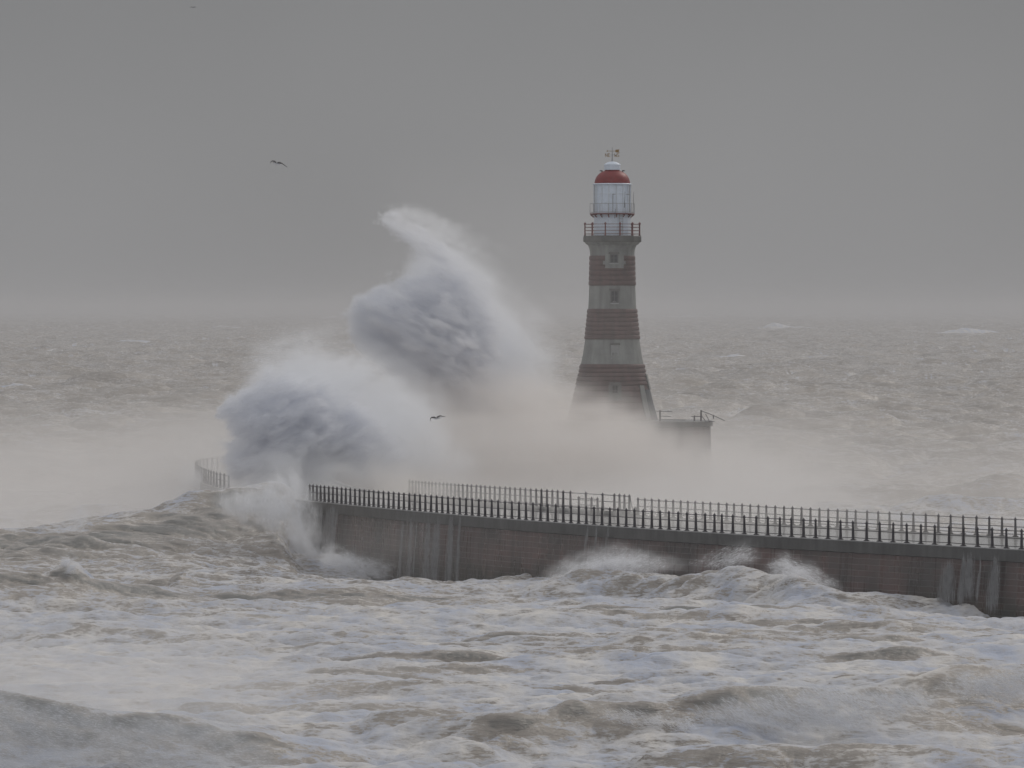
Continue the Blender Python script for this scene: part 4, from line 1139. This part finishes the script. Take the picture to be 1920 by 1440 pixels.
if MIST:
    # mist blown low over the water behind and beside the pier
    def mist_bank(name, x0, x1, y0, y1, zt_, h, k, seed, step, fn, cell=(30, 12, 4)):
        nx, ny, nz = int((x1 - x0) / step[0]) + 1, int((y1 - y0) / step[1]) + 1, int(zt_ / step[2]) + 1
        X, Y, Z = np.meshgrid(np.linspace(x0, x1, nx, dtype=np.float32), np.linspace(y0, y1, ny, dtype=np.float32), np.linspace(-1, zt_, nz, dtype=np.float32), indexing='ij')
        n_ = vnoise(None, None, seed, 4, 0.5, (X / cell[0], Y / cell[1], Z / cell[2]))
        d = np.exp(-np.clip(Z, 0, None) / (h * (0.5 + n_))) * np.clip(0.3 + (n_ - .35) * 2.6, 0.02, 2) * sstep(zt_, zt_ * .7, Z)
        d = d * sstep(x0, x0 + (x1 - x0) * .06, X) * sstep(x1, x1 - (x1 - x0) * .06, X) * sstep(y0, y0 + (y1 - y0) * .05, Y) * sstep(y1, y1 - (y1 - y0) * .12, Y)
        d = d * fn(X, Y, Z)
        o = vdb_object(name, d * k, (x0, y0, -1.0), (x1, y1, zt_), M_MIST)
        tag(o, kind="stuff")
    def f1(X, Y, Z):
        # pivots on the pier: only on its far side
        yf = np.interp(X, FAR[:40, 0][::-1] if False else np.sort(FAR[:, 0]), FAR[:, 1][np.argsort(FAR[:, 0])])
        fy = np.interp(X, np.sort(FAR[:150, 0]), FAR[:150, 1][np.argsort(FAR[:150, 0])])
        px_ = X * F / Y + 960
        return (0.15 + 0.85 * sstep(fy + 1, fy + 22, Y)) * (0.22 + 0.78 * (1 - sstep(1330, 1700, px_))) * (0.35 + 0.65 * sstep(150, 460, px_)) * (1 - 0.6 * sstep(610, 700, Y))
    mist_bank("mist", -60, 75, 455, 760, 11, 2.7, 0.10, 501, (1.5, 2.0, 0.8), f1, (22, 16, 5))
    # thicker drift that hides the lighthouse foot and the back of the pier
    dr = [(560, 700), (800, 690), (960, 680), (1040, 692), (1140, 718), (1215, 742), (1290, 775), (1370, 815), (1460, 860), (1500, 900), (1480, 960), (560, 960)]
    de, mn, mx_ = plume_field(dr, 572.0, 0.8, 13.0, 1.6, 601, lambda x, y: (3.6 + 0 * x).astype(np.float32), flow=(1, -.15), noise_cell=(9, 2.4), contrast=1.3, pad=4)
    o = vdb_object("drifting_mist", de * 0.13, mn, mx_, M_MIST); tag(o, kind="stuff")
    tm = [(700, 250), (980, 250), (1180, 330), (1300, 420), (1330, 560), (1350, 700), (1400, 860), (560, 900), (560, 620), (640, 420)]
    de, mn, mx_ = plume_field(tm, 566.0, 1.4, 20.0, 2.0, 604, lambda x, y: (9.0 + 0 * x).astype(np.float32), flow=(1, -.2), noise_cell=(14, 7), contrast=0.35, pad=4)
    o = vdb_object("spray_veil", de * 0.0028, mn, mx_, M_MIST); tag(o, kind="stuff")
    wm = [(540, 1000), (575, 950), (700, 950), (1000, 985), (1500, 1020), (1560, 1080), (1500, 1120), (1000, 1125), (560, 1080)]
    de, mn, mx_ = plume_field(wm, 446.0, 0.9, 16.0, 1.0, 603, lambda x, y: (1.8 + 0 * x).astype(np.float32), flow=(1, -.1), noise_cell=(8, 4), contrast=0.4, pad=2)
    de = de * (1 - 0.75 * sstep(-14, 14, np.linspace(mn[0], mx_[0], de.shape[0])[:, None, None]))
    o = vdb_object("wall_mist", de * 0.010, mn, mx_, M_MIST); tag(o, kind="stuff")
    dk_ = [(1130, 1010), (1150, 955), (1230, 945), (1400, 952), (1560, 975), (1640, 1010)]
    de, mn, mx_ = plume_field(dk_, 429.0, 0.4, 5.0, .5, 602, lambda x, y: (1.6 + 0 * x).astype(np.float32), flow=(1, -.1), noise_cell=(4, 1.5), contrast=0.6, pad=1)
    o = vdb_object("deck_mist", de * 0.22, mn, mx_, M_MIST); tag(o, kind="stuff")
    rm = [(690, 880), (760, 868), (840, 885), (930, 915), (960, 955), (840, 960), (700, 950)]
    de, mn, mx_ = plume_field(rm, 478.0, 0.4, 4.0, .6, 605, lambda x, y: (2.2 + 0 * x).astype(np.float32), flow=(1, -.1), noise_cell=(4, 1.5), contrast=0.8, pad=1)
    o = vdb_object("railing_mist", de * 0.40, mn, mx_, M_MIST); tag(o, kind="stuff")
    def f4(X, Y, Z):
        a = np.argsort(NR[:, 0]); b_ = np.argsort(FAR[:150, 0])
        yn = np.interp(X, NR[a, 0], NR[a, 1]); yf = np.interp(X, FAR[:150, 0][b_], FAR[:150, 1][b_])
        return sstep(yn + 2, yn + 5, Y) * (1 - sstep(yf - 3, yf - 0.8, Y)) * sstep(3.3, 3.6, Z)
    mist_bank("deck_spray_mist", -14, 40, 392, 505, 6.2, 60.0, 0.03, 504, (0.7, 0.9, 0.35), f4, (8, 6, 2))
    def f2(X, Y, Z):
        px_ = X * F / Y + 960
        return 1 - sstep(430, 560, px_)
    mist_bank("sea_mist", -60, -10, 478, 570, 11, 3.4, 0.055, 502, (1.0, 1.4, 0.6), f2, (14, 9, 3))
    def f3(X, Y, Z):
        px_ = X * F / Y + 960
        return (1 - sstep(300, 900, px_)) 
    mist_bank("spindrift", -34, 4, 252, 330, 5, 1.1, 0.055, 503, (0.6, 1.0, 0.25), f3, (9, 5, 1.5))
    print("mist", time.time() - T0)

# ------------------------------------------------------------------ water pouring off the pier
def cascade(label, x0, x1, y0, y1, n_str, seed, dens=1.0, wmax=7.0):
    """many thin streams of falling water in front of the wall between pixel columns x0 and x1"""
    r = np.random.default_rng(seed)
    base = near_px((x0 + x1) / 2); t = thing("water_cascade", label, "falling water", (base[0], base[1], DECK - 0.7), "water pouring down the pier wall")
    for q_ in range(n_str):
        xc = x0 + (x1 - x0) * (q_ + r.uniform(.1, .9)) / n_str
        w = r.uniform(1.0, wmax) * r.uniform(.5, 1); ya = y0 + r.uniform(0, 16); yb = y1 - r.uniform(0, .35) * (y1 - y0) * (r.random() < .5)
        n = int(dens * (8 + w * (yb - ya) / 5.0)); v = []
        off = r.uniform(0.1, 0.35)
        for k in range(n):
            f = r.random()
            x = xc + float(np.clip(r.normal(0, w * (.25 + .35 * f)), -w, w)); D = near_px(x)[1]
            z = HC - (ya + (yb - ya) * f - 580) * D / F
            ln = r.uniform(0.3, 1.5); wd = r.uniform(0.002, 0.008)
            p = inset(near_px, x, -off - 0.2 - 0.3 * f)
            dx = r.normal(0, 0.03); X0, Y0, Z0 = p[0] - base[0], p[1] - base[1], z - DECK + .7
            v += [(X0, Y0, Z0 - ln / 2), (X0 + wd, Y0 + r.uniform(-wd, wd), Z0), (X0 + dx, Y0, Z0 + ln / 2), (X0 - wd, Y0, Z0)]
        mesh_obj("stream", v, [(4 * k, 4 * k + 1, 4 * k + 2, 4 * k + 3) for k in range(n)], M_FALL, t)
if SPRAY:
    cascade("dense curtain of water pouring off the pier wall beside the breaking swell", 572, 648, 948, 1060, 14, 701, 2.6, 12)
    cascade("wide thin curtain of water down the middle left of the pier wall", 762, 885, 972, 1108, 9, 702, 2.2, 14)
    cascade("short pale trickle over the coping above the wave at the wall", 1108, 1152, 985, 1035, 3, 703, 1.2, 4)
    cascade("four separate streams pouring from the wall near the right edge", 1780, 1890, 1050, 1138, 5, 704, 3.2, 22)

# ------------------------------------------------------------------ haze
if HAZE:
    m = MB(); m.box((0, 29600, 17.5), (44000, 61000, 47))
    M_HAZE = vol_mat("sea haze", (0.74, 0.742, 0.755), HAZE_D, 0.1, attr=False)
    o = m.obj("haze", M_HAZE); tag(o, kind="stuff")
print("script", time.time() - T0)
